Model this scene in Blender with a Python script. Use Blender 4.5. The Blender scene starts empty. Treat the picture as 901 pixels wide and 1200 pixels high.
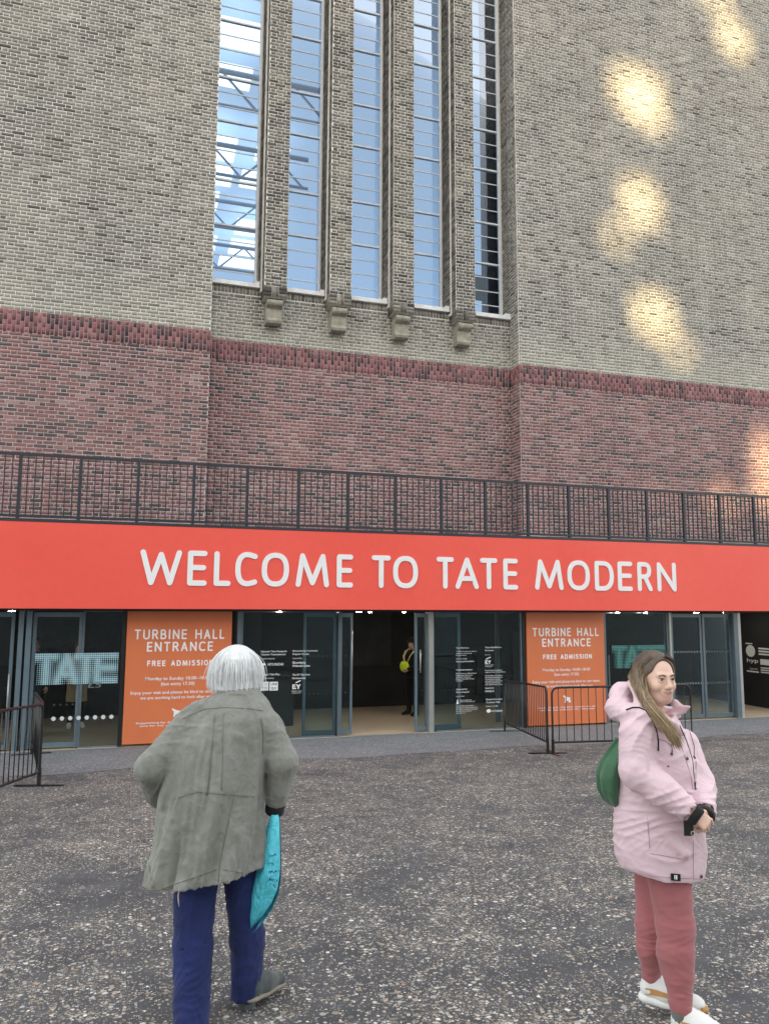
import bpy, math, random
import numpy as np
from mathutils import Vector, Matrix

S = bpy.context.scene
COL = S.collection
random.seed(7)
RNG = np.random.default_rng(11)

# ------------------------------------------------------------------ camera
EYE = 1.62
FPX, CX, CY = 915.0, 450.5, 600.0            # focal length and centre in photo pixels (901 x 1200)
YAW, PITCH, ROLL = math.radians(17.6), math.radians(7.0), math.radians(0.25)
_f = Vector((math.sin(YAW)*math.cos(PITCH), math.cos(YAW)*math.cos(PITCH), math.sin(PITCH)))
_r0 = Vector((math.cos(YAW), -math.sin(YAW), 0)); _u0 = _r0.cross(_f)
_r = math.cos(ROLL)*_r0 + math.sin(ROLL)*_u0
_u = -math.sin(ROLL)*_r0 + math.cos(ROLL)*_u0
cam = bpy.data.cameras.new('camera'); camo = bpy.data.objects.new('camera', cam); COL.objects.link(camo)
camo.matrix_world = Matrix((( _r.x, _u.x, -_f.x, 0), (_r.y, _u.y, -_f.y, 0), (_r.z, _u.z, -_f.z, EYE), (0, 0, 0, 1)))
cam.sensor_fit = 'VERTICAL'; cam.sensor_height = 36.0; cam.lens = 36.0*FPX/1200.0
cam.clip_start = 0.05; cam.clip_end = 2000
S.camera = camo

def at(px, py, Y):
    """a point seen at photo pixel (px, py) on the vertical plane at depth Y"""
    d = _f + _r*((px-CX)/FPX) - _u*((py-CY)/FPX)
    t = Y/d.y
    return Vector((d.x*t, Y, d.z*t + EYE))

# ------------------------------------------------------------------ light
SUN_EL, SUN_AZ = math.radians(11.0), math.radians(14.0)     # sun low behind the camera, a little to the left
SUN_DIR = Vector((math.sin(SUN_AZ)*math.cos(SUN_EL), math.cos(SUN_AZ)*math.cos(SUN_EL), -math.sin(SUN_EL)))  # travel direction
w = bpy.data.worlds.new('World'); S.world = w; w.use_nodes = True
nt = w.node_tree; nt.nodes.clear()
out = nt.nodes.new('ShaderNodeOutputWorld'); bg = nt.nodes.new('ShaderNodeBackground')
sky = nt.nodes.new('ShaderNodeTexSky'); sky.sky_type = 'NISHITA'; sky.sun_disc = False
sky.sun_elevation = SUN_EL; sky.sun_rotation = math.radians(180.0) + SUN_AZ
sky.air_density = 1.0; sky.dust_density = 1.5; sky.ozone_density = 1.0
tc = nt.nodes.new('ShaderNodeTexCoord'); mp = nt.nodes.new('ShaderNodeMapping'); mp.inputs['Scale'].default_value = (1, 1, 2.5)
nz = nt.nodes.new('ShaderNodeTexNoise'); nz.inputs['Scale'].default_value = 1.6; nz.inputs['Detail'].default_value = 6
cr = nt.nodes.new('ShaderNodeValToRGB'); cr.color_ramp.elements[0].position = .40; cr.color_ramp.elements[1].position = .70
cr.color_ramp.elements[0].color = (.35, .35, .35, 1); cr.color_ramp.elements[1].color = (.8, .8, .8, 1)
mx = nt.nodes.new('ShaderNodeMix'); mx.data_type = 'RGBA'
mx.inputs['B'].default_value = (5.3, 5.0, 4.55, 1)          # thin high cloud
L = nt.links.new
L(tc.outputs['Generated'], mp.inputs['Vector']); L(mp.outputs[0], nz.inputs['Vector']); L(nz.outputs['Fac'], cr.inputs['Fac'])
L(cr.outputs['Color'], mx.inputs['Factor']); L(sky.outputs[0], mx.inputs['A']); L(mx.outputs['Result'], bg.inputs['Color'])
bg.inputs['Strength'].default_value = 0.15
L(bg.outputs[0], out.inputs['Surface'])
sun = bpy.data.lights.new('sun', 'SUN'); suno = bpy.data.objects.new('sun', sun); COL.objects.link(suno)
sun.energy = 4.4; sun.angle = math.radians(0.85); sun.color = (1.0, .74, .38)
suno.rotation_euler = SUN_DIR.to_track_quat('-Z', 'Y').to_euler()
S.view_settings.view_transform = 'Standard'; S.view_settings.look = 'None'
S.view_settings.exposure = 1.9

# ------------------------------------------------------------------ material helpers
def new_mat(name):
    m = bpy.data.materials.new(name); m.use_nodes = True
    n = m.node_tree.nodes; b = n['Principled BSDF']
    return m, m.node_tree, b
def nd(nt, t, **kw):
    n = nt.nodes.new(t)
    for k, v in kw.items():
        if k in n.inputs: n.inputs[k].default_value = v
        else: setattr(n, k, v)
    return n
def ramp(nt, pts, interp='LINEAR'):
    n = nt.nodes.new('ShaderNodeValToRGB'); cr = n.color_ramp; cr.interpolation = interp
    while len(cr.elements) < len(pts): cr.elements.new(.5)
    for e, (p, c) in zip(cr.elements, pts):
        e.position = p; e.color = (*c, 1) if len(c) == 3 else c
    return n
def mixc(nt, fac, a, b, blend='MIX'):
    n = nt.nodes.new('ShaderNodeMix'); n.data_type = 'RGBA'; n.blend_type = blend
    for s, v in (('Factor', fac), ('A', a), ('B', b)):
        if hasattr(v, 'links') or hasattr(v, 'is_linked'): nt.links.new(v, n.inputs[s])
        elif isinstance(v, (int, float)): n.inputs[s].default_value = v
        else: n.inputs[s].default_value = (*v, 1)
    return n.outputs['Result']
def math_n(nt, op, a, b=None, c=None):
    n = nt.nodes.new('ShaderNodeMath'); n.operation = op
    for i, v in enumerate((a, b, c)):
        if v is None: continue
        if isinstance(v, (int, float)): n.inputs[i].default_value = v
        else: nt.links.new(v, n.inputs[i])
    return n.outputs[0]
def noise(nt, scale, detail=4, rough=.5, vec=None, dist=0):
    n = nt.nodes.new('ShaderNodeTexNoise'); n.inputs['Scale'].default_value = scale; n.inputs['Detail'].default_value = detail
    n.inputs['Roughness'].default_value = rough; n.inputs['Distortion'].default_value = dist
    if vec is not None: nt.links.new(vec, n.inputs['Vector'])
    return n
def worldpos(nt):
    return nt.nodes.new('ShaderNodeNewGeometry').outputs['Position']
def bump(nt, b, h, strength=.3, dist=.01):
    n = nt.nodes.new('ShaderNodeBump'); n.inputs['Strength'].default_value = strength; n.inputs['Distance'].default_value = dist
    nt.links.new(h, n.inputs['Height']); nt.links.new(n.outputs[0], b.inputs['Normal']); return n

def simple(name, col, rough=.6, metal=0, var=.12, scale=8, bmp=0, spec=.5, bscale=60):
    m, nt, b = new_mat(name)
    p = worldpos(nt); n = noise(nt, scale, 5, .6, p)
    lo = tuple(max(0, c*(1-var)) for c in col); hi = tuple(c*(1+var) for c in col)
    r = ramp(nt, [(.3, lo), (.7, hi)]); nt.links.new(n.outputs['Fac'], r.inputs['Fac'])
    nt.links.new(r.outputs[0], b.inputs['Base Color'])
    b.inputs['Roughness'].default_value = rough; b.inputs['Metallic'].default_value = metal
    b.inputs['Specular IOR Level'].default_value = spec
    if bmp:
        n2 = noise(nt, bscale, 4, .6, p); bump(nt, b, n2.outputs['Fac'], bmp, .01)
    return m

def brick_mat(name, stops, patch_lo, patch_hi, light_z=None):
    m, nt, b = new_mat(name)
    g = nt.nodes.new('ShaderNodeNewGeometry'); oi = nt.nodes.new('ShaderNodeObjectInfo')
    r = math_n(nt, 'FRACT', math_n(nt, 'ADD', g.outputs['Random Per Island'], oi.outputs['Random']))
    cr = ramp(nt, stops); nt.links.new(r, cr.inputs['Fac'])
    big = noise(nt, .55, 6, .62, g.outputs['Position'])
    br = ramp(nt, [(.28, patch_lo), (.72, patch_hi)]); nt.links.new(big.outputs['Fac'], br.inputs['Fac'])
    c = mixc(nt, 1.0, cr.outputs[0], br.outputs[0], 'MULTIPLY')
    mpp = nt.nodes.new('ShaderNodeMapping'); mpp.inputs['Scale'].default_value = (1.6, 1.6, .22); nt.links.new(g.outputs['Position'], mpp.inputs[0])
    stv = noise(nt, 1.0, 7, .68, mpp.outputs[0], .5); sr_ = ramp(nt, [(.30, (.72, .705, .69)), (.5, (.92, .91, .895)), (.72, (1.06, 1.05, 1.02))]); nt.links.new(stv.outputs['Fac'], sr_.inputs['Fac'])
    c = mixc(nt, 1.0, c, sr_.outputs[0], 'MULTIPLY')
    fine = noise(nt, 38, 4, .7, g.outputs['Position'])
    fr = ramp(nt, [(.3, (.80, .80, .80)), (.7, (1.16, 1.16, 1.16))]); nt.links.new(fine.outputs['Fac'], fr.inputs['Fac'])
    c = mixc(nt, 1.0, c, fr.outputs[0], 'MULTIPLY')
    if light_z:
        sx = nt.nodes.new('ShaderNodeSeparateXYZ'); nt.links.new(g.outputs['Position'], sx.inputs[0])
        wob = noise(nt, 1.1, 4, .6, g.outputs['Position'])
        z = math_n(nt, 'ADD', sx.outputs['Z'], math_n(nt, 'MULTIPLY', wob.outputs['Fac'], 1.6))
        mr = nt.nodes.new('ShaderNodeMapRange'); mr.inputs['From Min'].default_value = light_z+1.9; mr.inputs['From Max'].default_value = light_z+.6
        nt.links.new(z, mr.inputs['Value'])
        c = mixc(nt, math_n(nt, 'MULTIPLY', mr.outputs[0], .55), c, (.50, .49, .41))   # paler towards the foot of the buff brickwork
    nt.links.new(c, b.inputs['Base Color']); b.inputs['Roughness'].default_value = .9; b.inputs['Specular IOR Level'].default_value = .2
    bump(nt, b, fine.outputs['Fac'], .5, .006)
    return m

M = {}
M['buff'] = brick_mat('buff_brick', [(0, (.115, .108, .10)), (.05, (.175, .166, .152)), (.16, (.255, .242, .22)), (.6, (.32, .305, .275)), (.93, (.375, .36, .325)), (1, (.46, .445, .40))], (.84, .86, .89), (1.1, 1.09, 1.06), 7.3)
M['red'] = brick_mat('red_brick', [(0, (.115, .10, .105)), (.14, (.155, .125, .132)), (.26, (.24, .145, .147)), (.6, (.31, .165, .168)), (.9, (.355, .215, .215)), (1, (.39, .285, .28))], (.86, .88, .90), (1.1, 1.08, 1.06))
M['band'] = brick_mat('soldier_band_brick', [(0, (.10, .075, .088)), (.25, (.14, .09, .10)), (.4, (.24, .115, .128)), (.8, (.30, .135, .148)), (1, (.34, .19, .195))], (.85, .87, .9), (1.12, 1.08, 1.05))
def mortar_mat(name, lo, hi):
    m, nt, b = new_mat(name); p = worldpos(nt)
    n = noise(nt, 1.3, 8, .7, p); r = ramp(nt, [(.3, lo), (.7, hi)]); nt.links.new(n.outputs['Fac'], r.inputs['Fac'])
    nt.links.new(r.outputs[0], b.inputs['Base Color']); b.inputs['Roughness'].default_value = .95; b.inputs['Specular IOR Level'].default_value = .15
    n2 = noise(nt, 90, 3, .6, p); bump(nt, b, n2.outputs['Fac'], .4, .005)
    return m
M['mortar'] = mortar_mat('buff_mortar', (.66, .65, .61), (.82, .81, .77))
M['mortar_red'] = mortar_mat('pink_mortar', (.47, .40, .39), (.60, .53, .51))
M['mortar_band'] = mortar_mat('band_mortar', (.36, .25, .25), (.50, .37, .36))
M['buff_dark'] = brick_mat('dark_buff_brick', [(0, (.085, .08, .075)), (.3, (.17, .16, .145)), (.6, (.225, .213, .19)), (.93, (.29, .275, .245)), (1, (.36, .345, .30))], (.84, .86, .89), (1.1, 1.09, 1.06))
M['stone'] = simple('corbel_stone', (.33, .315, .26), .9, var=.3, scale=9, bmp=.6)
M['stone_light'] = simple('sill_stone', (.80, .81, .82), .8, var=.14, scale=12, bmp=.3)
M['railing'] = simple('railing_paint', (.024, .031, .044), .45, var=.15, scale=20)
M['frame_white'] = simple('window_frame_paint', (.78, .83, .90), .5, var=.08)
M['bar_grey'] = simple('glazing_bar_paint', (.80, .86, .93), .5, var=.1)
M['steel'] = simple('door_steel', (.13, .17, .20), .32, metal=.3, var=.1)
M['steel_light'] = simple('brushed_steel', (.42, .43, .42), .35, metal=.5, var=.08)
M['black'] = simple('black_metal', (.012, .012, .014), .4, var=.2)
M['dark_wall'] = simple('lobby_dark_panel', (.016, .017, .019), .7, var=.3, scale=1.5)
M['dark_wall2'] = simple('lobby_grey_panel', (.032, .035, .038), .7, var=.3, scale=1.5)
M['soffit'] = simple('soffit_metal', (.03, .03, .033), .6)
M['white'] = simple('white_vinyl', (.82, .84, .86), .5, var=.02)
M['white_soft'] = simple('faded_white_vinyl', (.62, .66, .68), .6, var=.05)
M['deck'] = simple('terrace_concrete', (.2, .2, .2), .9)

def banner_mat():
    m, nt, b = new_mat('coral_red_panel'); p = worldpos(nt)
    n = noise(nt, .5, 4, .5, p); r = ramp(nt, [(.3, (.85, .098, .072)), (.7, (.89, .118, .088))]); nt.links.new(n.outputs['Fac'], r.inputs['Fac'])
    n2 = noise(nt, 7, 7, .75, p); r2 = ramp(nt, [(.35, (.95, .95, .95)), (.65, (1, 1, 1))]); nt.links.new(n2.outputs['Fac'], r2.inputs['Fac'])
    nt.links.new(mixc(nt, 1., r.outputs[0], r2.outputs[0], 'MULTIPLY'), b.inputs['Base Color'])
    b.inputs['Roughness'].default_value = .42; b.inputs['Specular IOR Level'].default_value = .45
    n3 = noise(nt, .9, 2, .5, p); bump(nt, b, n3.outputs['Fac'], .15, .03)
    return m
M['banner'] = banner_mat()
M['poster'] = simple('orange_poster_vinyl', (.66, .185, .075), .38, var=.04, scale=2)

def glass(name, tint, refl, base, k):
    """thin sheet glass: see-through, with a coating that mirrors more at a slant"""
    m = bpy.data.materials.new(name); m.use_nodes = True; nt = m.node_tree; nt.nodes.clear()
    o = nt.nodes.new('ShaderNodeOutputMaterial'); t = nt.nodes.new('ShaderNodeBsdfTransparent'); g = nt.nodes.new('ShaderNodeBsdfGlossy')
    t.inputs['Color'].default_value = (*tint, 1); g.inputs['Color'].default_value = (*refl, 1); g.inputs['Roughness'].default_value = 0.0
    fr = nt.nodes.new('ShaderNodeFresnel'); fr.inputs['IOR'].default_value = 1.5
    p = worldpos(nt); n = noise(nt, .9, 2, .5, p)
    bp = nt.nodes.new('ShaderNodeBump'); bp.inputs['Strength'].default_value = .02; bp.inputs['Distance'].default_value = .05
    nt.links.new(n.outputs['Fac'], bp.inputs['Height']); nt.links.new(bp.outputs[0], g.inputs['Normal'])
    f = math_n(nt, 'ADD', math_n(nt, 'MULTIPLY', fr.outputs[0], k), base)
    mixs = nt.nodes.new('ShaderNodeMixShader'); nt.links.new(f, mixs.inputs[0]); nt.links.new(t.outputs[0], mixs.inputs[1]); nt.links.new(g.outputs[0], mixs.inputs[2])
    nt.links.new(mixs.outputs[0], o.inputs['Surface'])
    return m
M['glass_up'] = glass('tall_window_glass', (.80, .86, .92), (.60, .64, .68), .01, .5)
M['glass_door'] = glass('door_glass', (.86, .92, .92), (.80, .92, 1.0), .0, .62)

# ------------------------------------------------------------------ object helpers
def link(name, me, mat=None, parent=None):
    o = bpy.data.objects.new(name, me); COL.objects.link(o)
    if mat is not None:
        for mm in (mat if isinstance(mat, (list, tuple)) else [mat]): me.materials.append(mm)
    if parent is not None: o.parent = parent
    return o
def empty(name, loc=(0, 0, 0), rz=0):
    o = bpy.data.objects.new(name, None); o.location = loc; o.rotation_euler = (0, 0, rz); COL.objects.link(o)
    o.empty_display_size = .1; return o
def tag(o, label=None, cat=None, group=None, kind=None):
    if label: o['label'] = label
    if cat: o['category'] = cat
    if group: o['group'] = group
    if kind: o['kind'] = kind
    return o
_F = np.array([[0, 3, 2, 1], [4, 5, 6, 7], [0, 1, 5, 4], [1, 2, 6, 5], [2, 3, 7, 6], [3, 0, 4, 7]])
def mesh_np(name, v, f, smooth=False):
    me = bpy.data.meshes.new(name); v = np.asarray(v, np.float32); f = np.asarray(f, np.int32)
    k = f.shape[1]
    me.vertices.add(len(v)); me.vertices.foreach_set('co', v.ravel())
    me.loops.add(f.size); me.loops.foreach_set('vertex_index', f.ravel())
    me.polygons.add(len(f)); me.polygons.foreach_set('loop_start', np.arange(0, f.size, k, dtype=np.int32))
    try: me.polygons.foreach_set('loop_total', np.full(len(f), k, np.int32))
    except Exception: pass
    if smooth: me.polygons.foreach_set('use_smooth', np.ones(len(f), bool))
    me.update(calc_edges=True); return me
class MB:
    """collects boxes, tubes and sheets into one mesh"""
    def __init__(s): s.v = []; s.f = []
    def add(s, vs, fs):
        n = len(s.v); s.v += [tuple(v) for v in vs]; s.f += [tuple(i+n for i in f) for f in fs]; return s
    def box(s, a, b):
        x0, y0, z0 = a; x1, y1, z1 = b
        return s.add([(x0, y0, z0), (x1, y0, z0), (x1, y1, z0), (x0, y1, z0), (x0, y0, z1), (x1, y0, z1), (x1, y1, z1), (x0, y1, z1)], _F.tolist())
    def tube(s, pts, r, n=8, cap=True, flat=None):
        pts = [Vector(p) for p in pts]; rs = r if isinstance(r, (list, tuple)) else [r]*len(pts)
        rings = []; up = None
        for i, p in enumerate(pts):
            d = (pts[min(i+1, len(pts)-1)] - pts[max(i-1, 0)]).normalized()
            if up is None: up = Vector((0, 0, 1)) if abs(d.z) < .9 else Vector((0, 1, 0))
            a = d.cross(up).normalized(); b = a.cross(d).normalized(); up = b
            ring = [p + rs[i]*(math.cos(t)*a + math.sin(t)*b) for t in [2*math.pi*k/n for k in range(n)]]
            rings.append(ring)
        vs = [v for rg in rings for v in rg]; fs = []
        for i in range(len(rings)-1):
            for k in range(n):
                fs.append((i*n+k, i*n+(k+1) % n, (i+1)*n+(k+1) % n, (i+1)*n+k))
        if cap: fs.append(tuple(range(n-1, -1, -1))); fs.append(tuple((len(rings)-1)*n+k for k in range(n)))
        return s.add(vs, fs)
    def build(s, name, mat, parent=None, smooth=False):
        me = bpy.data.meshes.new(name); me.from_pydata(s.v, [], s.f); me.update()
        if smooth:
            for p in me.polygons: p.use_smooth = True
        return link(name, me, mat, parent)
def boxo(name, a, b, mat, parent=None): return MB().box(a, b).build(name, mat, parent)

# ------------------------------------------------------------------ the setting: ground
SLOPE = .0545
YF = 14.66            # line of the doors
ZF = -.80             # lobby floor
def gz(y): return -SLOPE*y if y < YF else ZF
def ground_mat():
    m, nt, b = new_mat('exposed_aggregate_asphalt'); p = worldpos(nt)
    wob = noise(nt, 45, 2, .5, p)
    vm = nt.nodes.new('ShaderNodeVectorMath'); vm.operation = 'SCALE'; vm.inputs['Scale'].default_value = .010; nt.links.new(wob.outputs['Color'], vm.inputs[0])
    va = nt.nodes.new('ShaderNodeVectorMath'); va.operation = 'ADD'; nt.links.new(p, va.inputs[0]); nt.links.new(vm.outputs[0], va.inputs[1])
    base = noise(nt, 3, 8, .65, p)
    rb = ramp(nt, [(.3, (.046, .051, .060)), (.7, (.098, .102, .110))]); nt.links.new(base.outputs['Fac'], rb.inputs['Fac'])
    dens = noise(nt, .9, 7, .68, p, .6); dens2 = noise(nt, 4.5, 5, .7, p)
    d = math_n(nt, 'ADD', math_n(nt, 'MULTIPLY', dens.outputs['Fac'], .95), math_n(nt, 'MULTIPLY', dens2.outputs['Fac'], .65))
    c = rb.outputs[0]; hsum = None
    for sc, thr, k in ((58, .0, 1.0), (100, .06, .8), (36, -.08, 1.0)):
        v = nt.nodes.new('ShaderNodeTexVoronoi'); v.inputs['Scale'].default_value = sc; nt.links.new(va.outputs[0], v.inputs['Vector'])
        s = nt.nodes.new('ShaderNodeSeparateColor'); nt.links.new(v.outputs['Color'], s.inputs[0])
        # a cell holds a stone when its random number is under the local density
        on = math_n(nt, 'LESS_THAN', s.outputs[0], math_n(nt, 'ADD', math_n(nt, 'MULTIPLY', math_n(nt, 'SUBTRACT', d, .60), 1.7), thr))
        core = math_n(nt, 'LESS_THAN', math_n(nt, 'MULTIPLY', v.outputs['Distance'], 1.0), math_n(nt, 'ADD', math_n(nt, 'MULTIPLY', s.outputs[2], .32), .26))
        msk = math_n(nt, 'MULTIPLY', on, core)
        col = ramp(nt, [(0, (.13, .125, .12)), (.2, (.21, .18, .145)), (.42, (.35, .29, .22)), (.62, (.36, .36, .35)), (.82, (.55, .52, .46)), (.93, (.80, .78, .73)), (1, (.42, .24, .15))])
        nt.links.new(s.outputs[1], col.inputs['Fac'])
        c = mixc(nt, math_n(nt, 'MULTIPLY', msk, k), c, col.outputs[0])
        hsum = msk if hsum is None else math_n(nt, 'MAXIMUM', hsum, msk)
    nt.links.new(c, b.inputs['Base Color']); b.inputs['Roughness'].default_value = .72; b.inputs['Specular IOR Level'].default_value = .35
    gr = noise(nt, 130, 3, .7, p)
    bump(nt, b, math_n(nt, 'ADD', hsum, gr.outputs['Fac']), .55, .006)
    return m
def strip_mat():
    m, nt, b = new_mat('fine_worn_asphalt'); p = worldpos(nt)
    n = noise(nt, 1.2, 8, .7, p); r = ramp(nt, [(.3, (.115, .125, .14)), (.7, (.165, .175, .19))]); nt.links.new(n.outputs['Fac'], r.inputs['Fac'])
    v = nt.nodes.new('ShaderNodeTexVoronoi'); v.inputs['Scale'].default_value = 60; nt.links.new(p, v.inputs['Vector'])
    s = nt.nodes.new('ShaderNodeSeparateColor'); nt.links.new(v.outputs['Color'], s.inputs[0])
    c = mixc(nt, math_n(nt, 'MULTIPLY', math_n(nt, 'LESS_THAN', s.outputs[0], .16), .6), r.outputs[0], (.42, .43, .43))
    nt.links.new(c, b.inputs['Base Color']); b.inputs['Roughness'].default_value = .8
    gr = noise(nt, 120, 3, .7, p); bump(nt, b, gr.outputs['Fac'], .4, .006)
    return m
M['ground'] = ground_mat(); M['strip'] = strip_mat()
def sheet(name, pts, mat, parent=None):
    me = bpy.data.meshes.new(name); me.from_pydata([tuple(p) for p in pts], [], [tuple(range(len(pts)))]); me.update()
    return link(name, me, mat, parent)
BIG = 260
YB = -58.0
g = MB()
g.add([(-BIG, YF-.02, gz(YF-.02)), (-BIG, YB, gz(YB)), (BIG, YB, gz(YB)), (BIG, YF-.02, gz(YF-.02)), (-BIG, -BIG, gz(YB)), (BIG, -BIG, gz(YB))], [(0, 1, 2, 3), (1, 4, 5, 2)])
g.add([(-BIG, YF+8, ZF-.35), (BIG, YF+8, ZF-.35), (BIG, BIG, ZF-.35), (-BIG, BIG, ZF-.35)], [(0, 1, 2, 3)])
tag(g.build('ground', M['ground']), kind='structure')
# finer strip of asphalt along the threshold, with a wavering edge
pts = [(-14, YF-.03), (26, YF-.03)]
edge = []
for i in range(81):
    x = 26 - i*.5
    edge.append((x, 11.9 + .10*math.sin(x*1.3) + .07*math.sin(x*3.1+1) + random.uniform(-.03, .03)))
me = bpy.data.meshes.new('pavement'); 
vs = []; fs = []
for x, y in edge: vs += [(x, y, gz(y)+.004), (x, YF-.03, gz(YF-.03)+.004)]
for i in range(len(edge)-1): fs.append((2*i, 2*i+1, 2*i+3, 2*i+2))
me.from_pydata(vs, [], fs); me.update()
tag(link('pavement', me, M['strip']), kind='structure')
# ------------------------------------------------------------------ the brick building
YW, YR, YP, YG = 15.9, 16.37, 16.0, 16.72      # wall fronts, recessed wall, pilaster fronts, glass
XL, XR = 1.27, 8.335                           # inner corners of the projecting walls
XA, XB = -5.2, 18.2                            # modelled stretch of facade
ZB, ZT = 2.9, 20.6
BAND0, BAND1 = 6.845, 7.285
CO = (BAND0-2.9)/53                            # course height (0.0744)
JT = .0140
bld = empty('museum_building', (5, YW, 0))
tag(bld, 'huge buff brick building with a dark red brick base and tall slit windows', 'building')
class P0:                                      # parts are placed in world coordinates under the building
    pass
def bpart(o):
    o.matrix_parent_inverse = Matrix.Translation(Vector((5, YW, 0))).inverted(); return o

SINGLES = []                                   # bricks that stay objects of their own: (dist, kind, centre, size, wall key)
BR = {}                                        # wall key -> list of arrays
def add_bricks(key, arr):
    BR.setdefault(key, []).append(arr)
def flemish(x0, x1, z0, nrow, header=.112, stretch=.245, odd0=0):
    """rows of alternating stretchers and headers: returns (u0,u1,z0,z1)"""
    mod = header+stretch; out = []
    for r in range(nrow):
        z = z0 + r*CO
        off = ((r+odd0) % 2)*(mod/2) + .012*math.sin(r*1.7)
        u = x0 - mod - (x0 % mod) + off; k = 0
        while u < x1:
            wd = stretch if k % 2 == 0 else header
            a, b_ = max(u, x0), min(u+wd, x1)
            if b_-a > .03: out.append((a+JT/2, b_-JT/2, z+JT/2, z+CO-JT/2))
            u += wd; k += 1
    return np.array(out)
def front_boxes(rects, y, proud=.0035, jit=.002, depth=.03):
    """rects on a wall facing -Y -> box arrays (lo, hi)"""
    n = len(rects); p = proud + RNG.uniform(-jit, jit, n)
    j = RNG.uniform(-.0016, .0016, (n, 4))
    lo = np.c_[rects[:, 0]+j[:, 0], y-p, rects[:, 2]+j[:, 1]]; hi = np.c_[rects[:, 1]+j[:, 2], np.full(n, y+depth), rects[:, 3]+j[:, 3]]
    return np.stack([lo, hi], 1)
def side_boxes(rects, x, sign, proud=.0035, depth=.03):
    """rects (y0,y1,z0,z1) on a wall facing sign*X"""
    n = len(rects); p = proud + RNG.uniform(-.002, .002, n)
    if sign < 0: lo = np.c_[x-p, rects[:, 0], rects[:, 2]]; hi = np.c_[np.full(n, x+depth), rects[:, 1], rects[:, 3]]
    else: lo = np.c_[np.full(n, x-depth), rects[:, 0], rects[:, 2]]; hi = np.c_[x+p, rects[:, 1], rects[:, 3]]
    return np.stack([lo, hi], 1)
def boxes_mesh(name, bx):
    n = len(bx); lo, hi = bx[:, 0], bx[:, 1]
    c = np.empty((n, 8, 3))
    for i, (a, b_, d) in enumerate(((0, 0, 0), (1, 0, 0), (1, 1, 0), (0, 1, 0), (0, 0, 1), (1, 0, 1), (1, 1, 1), (0, 1, 1))):
        c[:, i, 0] = (lo, hi)[a][:, 0]; c[:, i, 1] = (lo, hi)[b_][:, 1]; c[:, i, 2] = (lo, hi)[d][:, 2]
    # tiny pinch of the outer face gives each brick a softened arris
    f = _F[None]+(np.arange(n)*8)[:, None, None]
    return mesh_np(name, c.reshape(-1, 3), f.reshape(-1, 4))
def band_rects(x0, x1, z0=BAND0, z1=BAND1):
    out = []; wv = .076; u = x0; k = 0; H = z1-z0
    n = max(1, round((x1-x0)/wv)); wv = (x1-x0)/n
    for k in range(n):
        a, b_ = x0+k*wv+JT/2, x0+(k+1)*wv-JT/2
        cuts = (0, .5, 1) if k % 2 == 0 else (0, .25, .75, 1)
        if k % 2 and RNG.random() < .5: cuts = (0, .3, .8, 1)
        for c0, c1 in zip(cuts[:-1], cuts[1:]):
            out.append((a, b_, z0+c0*H+JT/2 - (.012 if (k % 2 == 0 and c0 == 0) else 0), z0+c1*H-JT/2, k % 2))
    return np.array(out)

def nrows(z0, z1): return int(math.ceil((z1-z0)/CO))
# --- walls (mortar backing as the wall body, bricks proud of it)
def wall_body(name, x0, x1, y0, y1, z0, z1, mat): return bpart(boxo(name, (x0, y0, z0), (x1, y1, z1), M[mat], bld))
WALLS = {}
ZR0 = 4.1                                      # bricks below the line of sight over the deck edge are left out
def section(key, x0, x1, y, ytop, zlow):
    WALLS[key+'_red'] = wall_body('red_brick_wall', x0, x1, y, y+.5, ZB, BAND0, 'mortar_red')
    WALLS[key+'_band'] = wall_body('soldier_band', x0, x1, y-.001, y+.5, BAND0+.0005, BAND1-.0005, 'mortar_band')
    r = flemish(x0, x1, ZB, nrows(ZB, BAND0-.01), odd0=0); r = r[r[:, 2] > zlow]
    add_bricks(key+'_red', front_boxes(r, y))
    bd = band_rects(x0, x1); bb = front_boxes(bd[:, :4], y, proud=.004); bb[:, 0, 1] -= np.where(bd[:, 4] > 0, 0, .004)
    add_bricks(key+'_band', bb)
    if ytop is not None:
        WALLS[key+'_buff'] = wall_body('buff_brick_wall', x0, x1, ytop, ytop+.5, BAND1, ZT if key != 'recess' else 8.50, 'mortar')
        top = ZT if key != 'recess' else 8.50-.16
        r = flemish(x0, x1, BAND1+.002, nrows(BAND1, top)-(1 if key == 'recess' else 0), odd0=1)
        add_bricks(key+'_buff', front_boxes(r, ytop))
section('left', XA, XL, YW, YW+.012, 3.2)
section('recess', XL, XR, YR, YR+.012, 3.25)
section('right', XR, XB, YW, YW+.012, 3.2)
# soldier course under the sills
sr = band_rects(XL, XR, 8.50-.155, 8.50)
sr = np.array([(a, b_, 8.50-.15+.004, 8.50-.004) for a, b_, *_ in sr[::2]] + [(a, b_, 8.50-.15+.004, 8.50-.004) for a, b_, *_ in sr[1::2]])
sr = np.unique(np.round(sr, 5), axis=0)
add_bricks('recess_buff', front_boxes(sr, YR+.012, proud=.01))
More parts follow.
